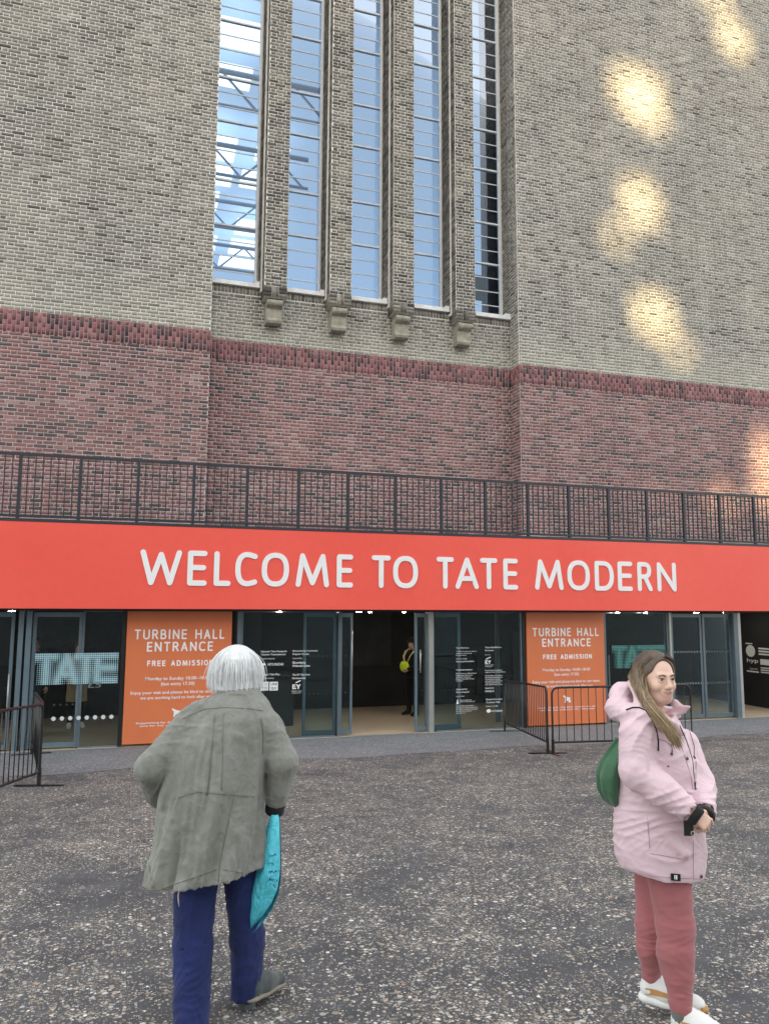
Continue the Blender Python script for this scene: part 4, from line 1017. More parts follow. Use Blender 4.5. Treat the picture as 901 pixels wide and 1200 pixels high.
def frame_shoe(root, heel, ang, L_, mats, h=.004, pitch=0, low=False, fat=2.5):
    """sneaker: sole and upper; heel point on the ground, toe along ang"""
    R = rotz(ang)@roty(-pitch); g = lambda x, y, z: np.array(heel)+R@np.array((x*L_/.28, y, z))
    u = Sdf(np.array(heel)-(.40, .40, .06), np.array(heel)+(.40, .40, .30), h)
    u.cone(g(.045, 0, .055), g(.12, 0, .055), .038, .042, 0); u.cone(g(.12, 0, .052), g(.225, .004, .036), .043, .034, .03)
    u.cone(g(.045, 0, .06), g(.05, 0, .105), .036, .036, .02); u.cone(g(.09, 0, .085), g(.17, 0, .055), .030, .026, .03)
    u.ell(g(.235, .004, .038), (.040*L_/.28, .042, .026), .02, R=R)
    u.cone(g(.055, 0, .115), g(.056, 0, .22), .026, .034, .004, True)
    for k in range(4): u.cone(g(.125+.018*k, -.02, .088-.008*k), g(.125+.018*k, .02, .088-.008*k), .0035, .0035, .003)
    z0 = heel[2]
    sl, x, y, z = u.win(np.array(heel)-.5, np.array(heel)+.5, 0)
    q = Sdf(u.lo, u.lo+(u.n-1)*h, h)
    for a, b_, r1, r2 in ((.035, .11, .042, .043), (.11, .235, .043, .044)):
        q.cone(g(a, 0, .016), g(b_, .004, .016), r1, r2, .02, flat=(R@np.array((0, 0, 1.)), fat))
    dn = (R@np.array((0, 0, 1.)))
    hgt = (x-heel[0])*dn[0]+(y-heel[1])*dn[1]+(z-heel[2])*dn[2]
    u.F = np.maximum(u.F, (.022-hgt).astype(np.float32)) if u.F.shape == hgt.shape else np.maximum(u.F, np.broadcast_to(.022-hgt, u.F.shape).astype(np.float32))
    q.F = np.maximum(q.F, np.broadcast_to(-hgt+.001, q.F.shape).astype(np.float32))
    up = link('shoe', u.mesh('shoe', 1), mats[0], root); so = link('sole', q.mesh('sole', 1), mats[1], up)
    return up, g

def strands(mb, paths, n, r, jit=.006, rr=random.Random(3)):
    """thin locks between neighbouring guide paths"""
    for _ in range(n):
        f = rr.random()*(len(paths)-1); i = int(f); t = f-i; a, b_ = paths[i], paths[min(i+1, len(paths)-1)]
        o = np.array([rr.gauss(0, jit) for _ in range(3)]); m = min(len(a), len(b_)); s0, s1 = rr.uniform(0, .3), rr.uniform(.72, 1.04)
        pts = []
        for k in range(9):
            u = (s0+(s1-s0)*k/8)*(m-1); u = min(u, m-1.001); j = int(u); w_ = u-j
            p_ = (np.array(a[j])*(1-w_)+np.array(a[j+1])*w_)*(1-t)+(np.array(b_[j])*(1-w_)+np.array(b_[j+1])*w_)*t
            pts.append(p_+o*(.4+.9*k/8)+np.array((math.sin(k*.9+f*9), math.cos(k*.8+f*7), 0))*.0012)
        mb.tube(pts, [r*.8]+[r]*6+[r*.7, r*.2], 5, cap=False)

from mathutils.bvhtree import BVHTree
def bvh_of(o):
    me = o.data; return BVHTree.FromPolygons([v.co.copy() for v in me.vertices], [tuple(p.vertices) for p in me.polygons])
def drape(fr, tree, pxs, lift=.002, sub=6):
    """a seam: photo points dropped on the cloth they lie on, followed along its surface"""
    out_ = []
    c = Vector((0, 0, EYE))
    for (x0, y0), (x1, y1) in zip(pxs[:-1], pxs[1:]):
        for k in range(sub):
            t = k/sub; out_.append((x0+(x1-x0)*t, y0+(y1-y0)*t))
    out_.append(pxs[-1]); res = []
    for x, y in out_:
        dr = (_f + _r*((x-CX)/FPX) - _u*((y-CY)/FPX)).normalized()
        lo = Vector(((c-fr.o).dot(fr.e1), (c-fr.o).dot(fr.e2), c.z-fr.o.z)); ld = Vector((dr.dot(fr.e1), dr.dot(fr.e2), dr.z))
        h_, n_, i_, d_ = tree.ray_cast(lo, ld)
        if h_ is not None: res.append(h_ - ld*lift)
    return res

# cloth, skin and hair
def cloth(name, col, rough=.85, var=.08, wr=.5, wscale=14, weave=420, sheen=.2, spec=.25, wdist=.012, blot=None):
    m, nt, b = new_mat(name); tc_ = nt.nodes.new('ShaderNodeTexCoord'); p = tc_.outputs['Object']
    n = noise(nt, 5, 6, .6, p); r = ramp(nt, [(.3, tuple(c*(1-var) for c in col)), (.7, tuple(min(1, c*(1+var)) for c in col))]); nt.links.new(n.outputs['Fac'], r.inputs['Fac'])
    c = r.outputs[0]
    if blot:
        n4 = noise(nt, 9, 5, .65, p); r4 = ramp(nt, [(.45, (0, 0, 0)), (.7, (1, 1, 1))]); nt.links.new(n4.outputs['Fac'], r4.inputs['Fac']); c = mixc(nt, math_n(nt, 'MULTIPLY', r4.outputs[0], .4), c, blot)
    nt.links.new(c, b.inputs['Base Color']); b.inputs['Roughness'].default_value = rough; b.inputs['Specular IOR Level'].default_value = spec
    b.inputs['Sheen Weight'].default_value = sheen; b.inputs['Sheen Roughness'].default_value = .5
    n2 = noise(nt, wscale, 5, .55, p, .6); n3 = noise(nt, weave, 2, .5, p)
    h_ = math_n(nt, 'ADD', n2.outputs['Fac'], math_n(nt, 'MULTIPLY', n3.outputs['Fac'], .05)); bump(nt, b, h_, wr, wdist); return m
def skin(name, col):
    m, nt, b = new_mat(name); tc_ = nt.nodes.new('ShaderNodeTexCoord'); p = tc_.outputs['Object']
    n = noise(nt, 22, 5, .6, p); r = ramp(nt, [(.3, tuple(c*.93 for c in col)), (.7, (min(1, col[0]*1.05), col[1]*.98, col[2]*.96))]); nt.links.new(n.outputs['Fac'], r.inputs['Fac'])
    nt.links.new(r.outputs[0], b.inputs['Base Color']); b.inputs['Roughness'].default_value = .5; b.inputs['Subsurface Weight'].default_value = .15; b.inputs['Subsurface Radius'].default_value = (.02, .008, .004); b.inputs['Subsurface Scale'].default_value = .3
    n3 = noise(nt, 300, 3, .6, p); bump(nt, b, n3.outputs['Fac'], .15, .001); return m
def hairm(name, lo, hi, rough=.45, root_z=None):
    m, nt, b = new_mat(name); g_ = nt.nodes.new('ShaderNodeNewGeometry'); tc_ = nt.nodes.new('ShaderNodeTexCoord')
    mp_ = nt.nodes.new('ShaderNodeMapping'); mp_.inputs['Scale'].default_value = (1, 1, .18); nt.links.new(tc_.outputs['Object'], mp_.inputs[0])
    n = noise(nt, 75, 5, .65, mp_.outputs[0], .3); f = math_n(nt, 'ADD', math_n(nt, 'MULTIPLY', n.outputs['Fac'], .7), math_n(nt, 'MULTIPLY', g_.outputs['Random Per Island'], .45))
    r = ramp(nt, [(.3, lo), (.8, hi)]); nt.links.new(f, r.inputs['Fac']); c_ = r.outputs[0]
    if root_z:
        sx = nt.nodes.new('ShaderNodeSeparateXYZ'); nt.links.new(tc_.outputs['Object'], sx.inputs[0]); mr = nt.nodes.new('ShaderNodeMapRange'); mr.inputs['From Min'].default_value = root_z[0]; mr.inputs['From Max'].default_value = root_z[1]; nt.links.new(sx.outputs['Z'], mr.inputs['Value'])
        c_ = mixc(nt, math_n(nt, 'MULTIPLY', mr.outputs[0], .75), c_, (.055, .038, .032))   # grown-out dark roots
    nt.links.new(c_, b.inputs['Base Color']); b.inputs['Roughness'].default_value = rough
    bump(nt, b, n.outputs['Fac'], .6, .004); return m
M['coat_green'] = cloth('faded_green_cotton', (.192, .198, .178), var=.14, wr=.9, wscale=8, wdist=.02, blot=(.33, .35, .33))
M['coat_seam'] = cloth('dark_seam_thread', (.14, .15, .13))
M['denim'] = cloth('blue_denim', (.017, .028, .115), var=.35, wr=.6, wscale=13, sheen=.1)
M['bag'] = cloth('cyan_plastic_bag', (.09, .62, .77), rough=.38, var=.05, wr=1.0, wscale=22, sheen=0, spec=.5, wdist=.02)
M['pink'] = cloth('pale_pink_nylon', (.70, .53, .59), rough=.55, var=.03, wr=.55, wscale=13, sheen=.1, wdist=.010)
M['pink_in'] = cloth('pink_lining', (.60, .40, .47), rough=.8, var=.05)
M['rose'] = cloth('dusty_rose_jersey', (.36, .125, .135), rough=.75, var=.10, wr=.25, wscale=16, sheen=.25)
M['black_cloth'] = cloth('black_cloth', (.012, .012, .014), var=.2, sheen=.1)
M['grey_sock'] = cloth('grey_sock', (.13, .16, .16))
M['green_bag'] = cloth('green_canvas', (.055, .14, .08), rough=.8, var=.14, wr=.5, wscale=12)
M['hivis'] = cloth('fluorescent_yellow_cloth', (.72, .95, .06), var=.05); M['hivis_pale'] = cloth('reflective_yellow_strap', (.75, .68, .30), var=.05)
M['beige'] = cloth('beige_wool', (.40, .31, .20), var=.08); M['dark_wool'] = cloth('charcoal_wool', (.02, .024, .03)); M['cream'] = cloth('cream_knit', (.6, .52, .42))
M['skin_f'] = skin('fair_skin', (.74, .52, .42)); M['skin_m'] = skin('ruddy_skin', (.52, .31, .23)); M['lip'] = skin('lip', (.55, .28, .25))
M['hair_brown'] = hairm('brown_hair', (.10, .066, .042), (.56, .42, .25), root_z=(1.42, 1.56)); M['hair_white'] = hairm('white_hair', (.62, .65, .67), (.93, .95, .96)); M['hair_dark'] = hairm('dark_hair', (.015, .012, .01), (.06, .045, .035))
M['eye_white'] = simple('eye_white', (.75, .72, .70), .2, var=.02); M['iris'] = simple('brown_iris', (.03, .018, .01), .15, var=.1); M['brow'] = simple('eyebrow', (.09, .055, .035), .8)
M['shoe_white'] = cloth('white_shoe_leather', (.72, .74, .73), rough=.5, var=.05, wr=.2); M['sole_white'] = simple('white_rubber', (.74, .75, .74), .5, var=.05, scale=20)
M['tan'] = cloth('tan_suede', (.50, .27, .10), var=.08); M['shoe_grey'] = cloth('grey_green_suede', (.06, .08, .085), var=.25, blot=(.25, .2, .14)); M['sole_tan'] = simple('grey_tan_rubber', (.22, .20, .165), .7, var=.2, scale=30)
M['metal'] = simple('snap_metal', (.12, .10, .11), .3, metal=.7)

# ================================================================== the stooping man, seen from behind
fm = Frame(262, 1196)
man = fm.root(); tag(man, 'white-haired man from behind in a faded green coat and blue jeans, carrying a cyan bag', 'person')
P = fm.p
h = .0055
c = Sdf((-.55, -.42, .40), (.55, .55, 1.62), h)
def lv(y, xl, xr, d, ry): a, b_ = P(xl, y, d), P(xr, y, d); return ((a[2]+b_[2])/2, (a[0]+b_[0])/2, d, (b_[0]-a[0])/2, ry)
def fold_m(th, z, x, y):
    a = np.clip((1.25-z)/.7, 0, 1)
    return (.017*a*np.sin(7*th+3*np.sin(4*z)+1.0)+.010*a*np.sin(13*th-5*z+.5)+.0035*np.sin(9*x+16*z)*np.sin(11*y-7*z+1.3)
            + .0055*np.exp(-((th+2.1)/.55)**2)*np.sin(30*th+7*z+2*np.sin(5*z))*np.clip((1.36-z)*3, 0, 1) + .003*np.sin(38*th+5*np.sin(3*z))*a
            + .0035*np.sin(31*z+6*x)*np.clip((1.32-z)*3, 0, 1)*np.exp(-((x-.0)/.10)**2)*.6).astype(np.float32)
prof = [lv(1020, 171, 305, -.03, .185), lv(1000, 173, 308, -.02, .18), lv(960, 180, 309, -.005, .17), lv(920, 188, 311, .01, .165), lv(885, 197, 314, .03, .16), lv(860, 206, 317, .04, .15), lv(843, 214, 320, .06, .135), lv(829, 226, 314, .085, .115), lv(817, 243, 306, .115, .085), lv(807, 257, 300, .15, .07)]
hz = prof[0][0]
hem_px = 1036
c.loft([(hz-.008, prof[0][1]-.002, prof[0][2]-.0, prof[0][3]+.001, .186)]+prof, 0, fold=fold_m, tilt=(-.10, 0))
# shoulders and sleeves
sl_, el_, wl_ = P(226, 848, .07), P(178, 900, .02), P(187, 934, .14)
c.cone(sl_, el_, .083, .072, .035, rip=(.001, .09, 0)); c.cone(el_, wl_, .074, .056, .02, rip=(.0018, .07, 1))
sr_, er_, wr_ = P(312, 853, .07), P(331, 893, .01), P(324, 937, .03)
c.cone(sr_, er_, .079, .074, .03, rip=(.001, .09, 2)); c.cone(er_, wr_, .073, .052, .02, rip=(.0018, .07, 3))
c.cone(P(240, 838, .09), P(296, 834, .10), .075, .07, .05)
# diagonal drag folds from the left armpit, deep fold beside the right sleeve
c.cone(P(229, 868, -.125), P(203, 965, -.165), .012, .016, .03, True); c.cone(P(214, 874, -.10), P(192, 960, -.14), .010, .012, .025, True)
c.cone(P(309, 870, -.100), P(310, 950, -.075), .018, .026, .010, True); c.cone(P(203, 886, -.075), P(191, 950, -.07), .012, .020, .010, True)
c.cone(P(235, 890, -.15), P(214, 1030, -.225), .010, .020, .04, True); c.cone(P(288, 880, -.175), P(292, 1030, -.225), .006, .016, .035, True); c.cone(P(270, 945, -.18), P(262, 1032, -.228), .004, .014, .02, True)
c.cone(P(262, 1000, -.22), P(263, 1040, -.22), .008, .010, .012, True)
# collar
c.loft([lv(812, 257, 302, .12, .085), lv(804, 262, 300, .15, .072)][::-1], .012)
# hollow under the hem and in the cuffs
c.loft([(hz-.3, prof[0][1], -.03, .225, .140), (hz+.035, prof[1][1], -.03, .215, .135)], .0, True, tilt=(-.115, 0))
c.cone(wl_+(wl_-el_)*.25, wl_+(wl_-el_)*1.2, .043, .05, .006, True); c.cone(wr_+(wr_-er_)*.42, wr_+(wr_-er_)*1.4, .038, .045, .006, True)
c.crumple(.0062, 30, 30, 8, 1.3); c.crumple(.0028, 60, 60, 45, 2.7); c.crumple(.0035, 12, 12, 36, 5.1, zr=(1.02, 1.22))
coat = link('coat', c.mesh('coat', 1), M['coat_green'], man)
tr = bvh_of(coat)
sm_ = MB()
for pts, r in (([(252, 836), (249, 870), (246, 905), (243, 932)], .0015), ([(214, 842), (240, 831), (262, 829), (290, 830), (309, 833)], .0013), ([(205, 936), (232, 928), (262, 931), (305, 934)], .0013), ([(275, 932), (264, 980), (258, 1010), (256, 1034)], .0018),
               ([(306, 840), (309, 862), (308, 884)], .0022), ([(262, 1019), (290, 1024), (301, 1026)], .0014), ([(190, 1042), (208, 1035), (232, 1027), (254, 1019)], .0014), ([(262, 834), (261, 880), (260, 926)], .0012)):
    q = drape(fm, tr, pts)
    if len(q) > 3: sm_.tube(q, r, 6)
sm_.build('seam', M['coat_seam'], coat, True)
# left vent pocket: a lip of cloth at the lower left
vt = MB(); q = drape(fm, tr, [(176, 990), (174, 1010), (176, 1028), (180, 1040)], .004)
if len(q) > 3: vt.tube(q, [.006]*(len(q)-1)+[.003], 8)
vt.build('pocket_edge', M['coat_green'], coat, True)
# loose cord at the hem
MB().tube([P(210, 1038, -.2), P(209, 1052, -.2), P(210, 1062, -.195)], .0022, 6).build('cord', M['cream'], coat, True)
# body: head, neck, trunk, arms, hands, legs as one skin
b = Sdf((-.55, -.45, -.04), (.55, .60, 1.72), .0065)
hd = P(278, 790, .20); Rm = rotz(math.radians(80))@roty(math.radians(12))
head(b, hd, Rm, .97, False)
b.loft([(.80, .0, .0, .15, .10), (1.0, -.02, .02, .15, .10), (1.25, .0, .06, .17, .10), (1.36, .02, .10, .10, .07)], .04)
b.cone(sl_, el_, .05, .042, .03); b.cone(el_, wl_, .042, .03, .02); b.cone(sr_, er_, .05, .042, .03); b.cone(er_, wr_, .042, .03, .02)
wrist = wr_+(wr_-er_)*.38
Rh = np.stack([np.array((.02, .05, -1.)), np.array((.1, .99, .05)), np.array((.99, -.1, .02))], 1); Rh /= np.linalg.norm(Rh, axis=0)
hand(b, wrist, Rh, .98, curl=1.0, side=1)
Rl = np.stack([np.array((.35, .8, -.45)), np.array((.9, -.3, .2)), np.array((0, -.5, -.85))], 1); Rl /= np.linalg.norm(Rl, axis=0)
hand(b, wl_+(wl_-el_)*.3, Rl, .98, curl=.6, side=1)
lhip, lkn, lan = P(230, 1035, -.02), P(226, 1110, .0), P(224, 1196, -.07)
rhip, rkn, ran = P(283, 1035, .0), P(290, 1100, .10), P(290, 1160, .13)
lan[2] = .09; ran = P(289, 1166, .12)
b.cone(lhip+(0, .01, 0), lkn, .055, .050, .03); b.cone(lkn, lan, .05, .036, .02); b.cone(rhip+(0, .04, 0), rkn, .052, .05, .03); b.cone(rkn, ran, .05, .036, .02)
b.cone(lan, lan-(0, 0, .03), .036, .03, .02); b.cone(ran, ran-(0, 0, .03), .034, .03, .02)
link('body', b.mesh('body', 1), M['skin_m'], man)
# jeans
j = Sdf((-.40, -.35, -.02), (.40, .45, 1.0), .0055)
j.cone(lhip+(0, 0, .16), lkn, .105, .083, .03, rip=(.0016, .09, 1)); j.cone(lkn, lan+(0, 0, -.045), .083, .078, .03, rip=(.003, .075, 2))
j.cone(rhip+(-.015, .02, .16), rkn, .090, .076, .03, rip=(.0016, .09, 4)); j.cone(rkn, ran+(0, 0, -.045), .077, .069, .03, rip=(.003, .07, 5))
j.cone(lhip+(.03, .01, .16), rhip+(-.05, .02, .16), .10, .095, .03)
for a_, k_ in ((lkn, 0), (rkn, 1)): j.cone(a_+(-.05, -.075, .02), a_+(.05, -.07, .045), .004, .003, .008, True)
sl, x, y, z = j.win((-1, -1, -1), (1, 1, 2), 0)
j.F = np.maximum(j.F, np.broadcast_to((.035-z), j.F.shape).astype(np.float32))
j.crumple(.005, 38, 38, 26, .7)
jn = link('jeans', j.mesh('jeans', 1), M['denim'], man)
q = drape(fm, bvh_of(jn), [(243, 1060), (243, 1120), (242, 1190)], .001)
frame_shoe(man, (lan[0]-.02, lan[1]-.06, .0), math.radians(95), .29, (M['shoe_grey'], M['sole_tan']))
frame_shoe(man, (ran[0]-.005, ran[1]-.07, fm.p(286, 1188, .1)[2]*0+.035), math.radians(52), .30, (M['shoe_grey'], M['sole_tan']), pitch=math.radians(-6))
# hair: a white bob
hh = Sdf(hd-(.2, .2, .2), hd+(.2, .2, .2), .004)
gm = lambda x, y, z: hd+Rm@(np.array((x, y, z))*.97)
def fold_h(th, z, x, y): return (.0022*np.sin(26*th+3*np.sin(30*z))+.0016*np.sin(47*th+20*z)).astype(np.float32)
hh.ell(gm(-.016, 0, .035), (.116, .104, .108), 0, R=Rm)
zt = hd[2]; hc = gm(-.03, 0, 0)
hh.loft([(zt-.070, hc[0], hc[1]-.01, .107, .095), (zt-.04, hc[0], hc[1], .116, .105), (zt+.02, hc[0], hc[1]+.01, .113, .108), (zt+.07, hc[0], hc[1]+.01, .088, .09)], .03, fold=fold_h)
hh.ell(gm(.10, 0, -.05), (.07, .062, .10), .01, True, R=Rm)
ho = link('hair', hh.mesh('hair', 1), M['hair_white'], man)
for w_, e_, r in ((wr_, er_, .036),):
    d = (w_-e_)/np.linalg.norm(w_-e_); MB().tube([w_+d*.02, w_+d*.058, w_+d*.068], [r+.010, r+.009, r+.002], 16).build('cuff', M['black_cloth'], man, True)
mb = MB(); guides = []
for k in range(30):
    th = math.radians(-200+220*k/29)
    crown = gm(-.03, 0, .138); path = []
    for t in np.linspace(0, 1, 8):
        rr_ = math.sin(min(1, t*1.5)*math.pi/2); z = (zt+.137)-(.215)*t**1.45
        path.append(np.array((hc[0]+.114*rr_*math.cos(th)*(1+.05*math.sin(k*1.9)), hc[1]+.01+.107*rr_*math.sin(th), z+.012*math.sin(k*2.7)*t)))
    guides.append(path)
strands(mb, guides, 1700, .0013, .0085)
o = mb.build('strands', M['hair_white'], ho, True); o['kind'] = 'stuff'

# cyan bag hanging from his right hand
bag = fm.root('shopping_bag'); tag(bag, 'crumpled cyan plastic bag hanging from the right hand of the stooping man', 'bag')
out_px = [(319, 951), (327.5, 951), (328.5, 975), (329, 1000), (329, 1025), (326, 1045), (318, 1063), (308, 1077), (293.5, 1093), (292.5, 1078), (293, 1055), (297, 1030), (304, 1000), (312, 975)]
N = len(out_px); front = [P(x, y, -.02-.0*y) for x, y in out_px]; back = [P(x, y, .05) for x, y in out_px]
cen = P(314, 1025, -.055); cenb = P(314, 1025, .09)
mbg = MB(); vs = []; fs = []
def ringpt(poly, cc, i, t, dd): p0, p1 = poly[i], poly[(i+1) % N]; return cc*(1-t)+p0*t
K = 6
for side, poly, cc in ((0, front, cen), (1, back, cenb)):
    base = len(vs)
    for a in range(K+1):
        t = a/K
        for i in range(N):
            q = cc*(1-t)+poly[i]*t; bul = (1-t*t)*.035*(-1 if side == 0 else 1); q = q+np.array((0, bul+.007*math.sin(i*2.3+a*1.9)*math.sin(math.pi*t), 0))
            if t == 1: q[1] = .015
            vs.append(tuple(q))
    for a in range(K):
        for i in range(N):
            f = (base+a*N+i, base+a*N+(i+1) % N, base+(a+1)*N+(i+1) % N, base+(a+1)*N+i); fs.append(f if side else f[::-1])
mbg.add(vs, fs)
# handle loop through the fist
hp = P(323, 953, .015); mbg.tube([P(319, 953, .01), wrist+np.array((-.01, .0, -.06)), wrist+np.array((.012, 0, -.06)), P(327.5, 953, .01)], .005, 6)
bgo = mbg.build('sack', M['bag'], bag, True)
bt = bvh_of(bgo); mk = MB(); rg = random.Random(9)
for row, (y0, n_) in enumerate(((1003, 3), (1012, 2), (1022, 4), (1031, 3), (1038, 2))):
    x = 314+row*.6
    for k in range(n_):
        q = drape(fm, bt, [(x, y0+rg.uniform(-1.5, 1.5)), (x+rg.uniform(1, 2), y0+rg.uniform(-3, 1)), (x+2.6, y0+rg.uniform(-1, 2))], .0015, 3)
        if len(q) > 2: mk.tube(q, .0016, 5)
        x += 3.4
if mk.v: o = mk.build('scribbled_print', M['denim'], bag); o['kind'] = 'stuff'
# ================================================================== the woman in pink, turned to the right
fw = Frame(785, 1196)
wom = fw.root(); tag(wom, 'smiling woman in a pale pink hooded parka and rose leggings, hands clasped', 'person')
P = fw.p
c = Sdf((-.45, -.40, .45), (.45, .40, 1.60), .0048)
def lvw(y, xl, xr, d, ry): a, b_ = P(xl, y, d), P(xr, y, d); return ((a[2]+b_[2])/2, (a[0]+b_[0])/2, d, (b_[0]-a[0])/2, ry)
def fold_w(th, z, x, y):
    return (.0035*np.sin(11*x+19*z+2*np.sin(9*y))*np.sin(7*y-9*z)+.0022*np.sin(44*z+8*x+2.5*np.sin(12*x))*np.clip((z-.95)*3, .15, 1)).astype(np.float32)
prof = [lvw(1019, 724, 825, .0, .168), lvw(1008, 719, 827, .0, .175), lvw(985, 718.5, 827.5, .0, .18), lvw(955, 718, 824, .0, .178), lvw(920, 722, 818, .0, .165), lvw(895, 725, 815, .0, .16), lvw(872, 728, 811, .0, .15), lvw(855, 733, 803, .0, .135), lvw(843, 741, 796, .0, .11), lvw(834, 750, 790, .0, .08)]
c.loft(prof, 0, fold=fold_w, tilt=(.09, 0), rot=math.radians(0))
# near sleeve
s1, e1_, w1 = P(746, 862, -.155), P(747, 904, -.185), P(802, 946, -.225)
c.cone(s1, e1_, .080, .078, .035, rip=(.0015, .060, 0)); c.cone(e1_, P(775, 926, -.215), .079, .070, .02, rip=(.0015, .065, 1)); c.cone(P(775, 926, -.215), w1, .070, .052, .012, rip=(.001, .07, 2))
# far sleeve
s2, e2_, w2 = P(800, 872, .12), P(819, 921, .05), P(824, 948, -.12)
c.cone(s2, e2_, .072, .068, .03, rip=(.001, .06, 4)); c.cone(e2_, w2, .068, .052, .02, rip=(.001, .06, 5))
# hood: a thick padded roll lying behind and round the neck
hk = [P(728, 812, .03), P(724, 830, -.05), P(738, 838, -.13), P(760, 838, -.15), P(781, 846, -.13)]
rad = [.045, .052, .045, .036, .026]
for a_, b_, ra, rb in zip(hk[:-1], hk[1:], rad[:-1], rad[1:]): c.cone(a_, b_, ra, rb, .03, rip=(.002, .06, 3))
c.cone(P(728, 812, .03), P(740, 802, .02), .045, .020, .03); c.cone(P(738, 800, -.03), P(752, 826, -.12), .014, .022, .03); c.cone(P(728, 815, .06), P(745, 830, .13), .05, .045, .03); c.cone(P(745, 832, .13), P(790, 836, .12), .045, .03, .03)
# stand-up front collar flap on the far side, pointing right
c.cone(P(789, 836, .03), P(806, 829, .0), .024, .010, .02, flat=((.2, 1, 0), 1.3)); c.cone(P(790, 824, .05), P(801, 830, .02), .018, .012, .02)
c.cone(P(787, 846, -.10), P(800, 860, -.09), .016, .014, .02)
# armpit crease and pocket creases
c.cone(P(764, 872, -.235), P(760, 905, -.255), .007, .004, .012, True); c.cone(P(726, 896, -.17), P(731, 912, -.18), .012, .008, .012, True)
c.cone(P(752, 922, -.18), P(800, 962, -.19), .006, .008, .014, True)
c.cone(P(759, 958, -.188), P(762, 994, -.192), .003, .003, .006, True); c.cone(P(762, 998, -.19), P(806, 1008, -.175), .003, .003, .006, True); c.cone(P(724, 975, -.17), P(758, 996, -.19), .004, .003, .010, True)
c.cone(P(764, 962, -.16), P(802, 1000, -.165), .012, .018, .03)
# hollow below, and cuffs and neck opening
c.loft([(prof[0][0]-.3, prof[0][1], 0, prof[0][3]-.022, .143), (prof[0][0]+.05, prof[0][1], 0, prof[0][3]-.03, .14)], 0, True, tilt=(.09, 0))
c.cone(w1+(w1-e1_)*.07, w1+(w1-e1_)*.6, .039, .045, .004, True); c.cone(w2+(w2-e2_)*.10, w2+(w2-e2_)*.6, .040, .045, .004, True)
c.cone(P(768, 850, -.02), P(771, 800, -.05), .062, .085, .015, True)
c.crumple(.0062, 13, 13, 40, 2.1); c.crumple(.0022, 40, 40, 70, 3.3)
coat = link('parka', c.mesh('parka', 1), M['pink'], wom)
tr = bvh_of(coat)
def seams(rows, mat, parent, name='seam', lift=.0015):
    mb_ = MB()
    for pts, r in rows:
        q = drape(fw, tr, pts, lift)
        if len(q) > 3: mb_.tube(q, r, 6)
    return mb_.build(name, M[mat], parent, True) if mb_.v else None
M['pink_seam'] = cloth('pink_seam', (.42, .27, .33))
seams([([(796, 850), (804, 868), (811, 890), (814, 922)], .0022)], 'black_cloth', coat, 'zip')
seams([([(789, 856), (800, 880), (810, 912), (811, 925)], .0014), ([(758, 958), (761, 994)], .0015), ([(762, 1000), (806, 1008)], .0015), ([(812, 985), (812, 1030)], .0014), ([(770, 866), (780, 868), (787, 876), (786, 884)], .0016), ([(727, 1018), (760, 1026), (790, 1029), (822, 1030)], .0014), ([(765, 845), (777, 852), (790, 857)], .0015)], 'pink_seam', coat)
seams([([(786.5, 870), (787.5, 882)], .0014)], 'black_cloth', coat, 'drawcord')
seams([([(796, 844), (806, 852), (813, 874), (813, 888)], .0014)], 'black_cloth', coat, 'drawcord')
seams([([(815, 892), (814.5, 922)], .0014)], 'black_cloth', coat, 'drawcord')
for x, y, r in ((786.5, 883.5, .0065), (804.6, 889, .008), (812.5, 888, .009), (782.5, 898, .004), (814.4, 924, .005), (768, 842, .0075), (821, 1027, .008), (746, 812, .006)):
    q = drape(fw, tr, [(x, y), (x+.3, y)], .003, 1)
    if q: MB().tube([q[0]+Vector((0, .004, 0)), q[0]+Vector((.0008, -.004, 0))], [r, r*.8], 12).build('snap', M['metal'], coat, True)
# little black and white tag on the hem
q = drape(fw, tr, [(785.5, 1027), (797, 1028)], .002, 1)
if len(q) == 2:
    a_, b_ = q; up = Vector((0, 0, .026)); mb_ = MB(); off = Vector((0, -.0035, 0))
    mb_.add([a_-up*.6, b_-up*.6, b_+up*.5, a_+up*.5, a_-up*.6+off, b_-up*.6+off, b_+up*.5+off, a_+up*.5+off], _F.tolist()); tg = mb_.build('hem_tag', M['black_cloth'], coat)
    m_ = MB()
    for f0, f1 in ((.36, .46), (.52, .66)):
        v = [a_.lerp(b_, f0)-up*.35, a_.lerp(b_, f1)-up*.35, a_.lerp(b_, f1)+up*.3, a_.lerp(b_, f0)+up*.3]; m_.add([p_+off*1.4 for p_ in v]+[p_+off for p_ in v], _F.tolist())
    m_.build('tag_print', M['white'], tg)
# body
b = Sdf((-.42, -.42, -.03), (.42, .34, 1.72), .0042)
hd = P(768.5, 794.5, -.045); Rm = rotz(math.radians(-55))@roty(math.radians(1))
HS = .93
head(b, hd, Rm, HS, True)
b.loft([(.70, .0, .0, .13, .10), (.95, -.01, .0, .115, .09), (1.2, -.02, .0, .125, .10), (1.3, -.02, .0, .09, .07)], .04)
b.cone(s1, e1_, .042, .036, .03); b.cone(e1_, w1, .036, .027, .02); b.cone(s2, e2_, .042, .036, .03); b.cone(e2_, w2, .036, .027, .02)
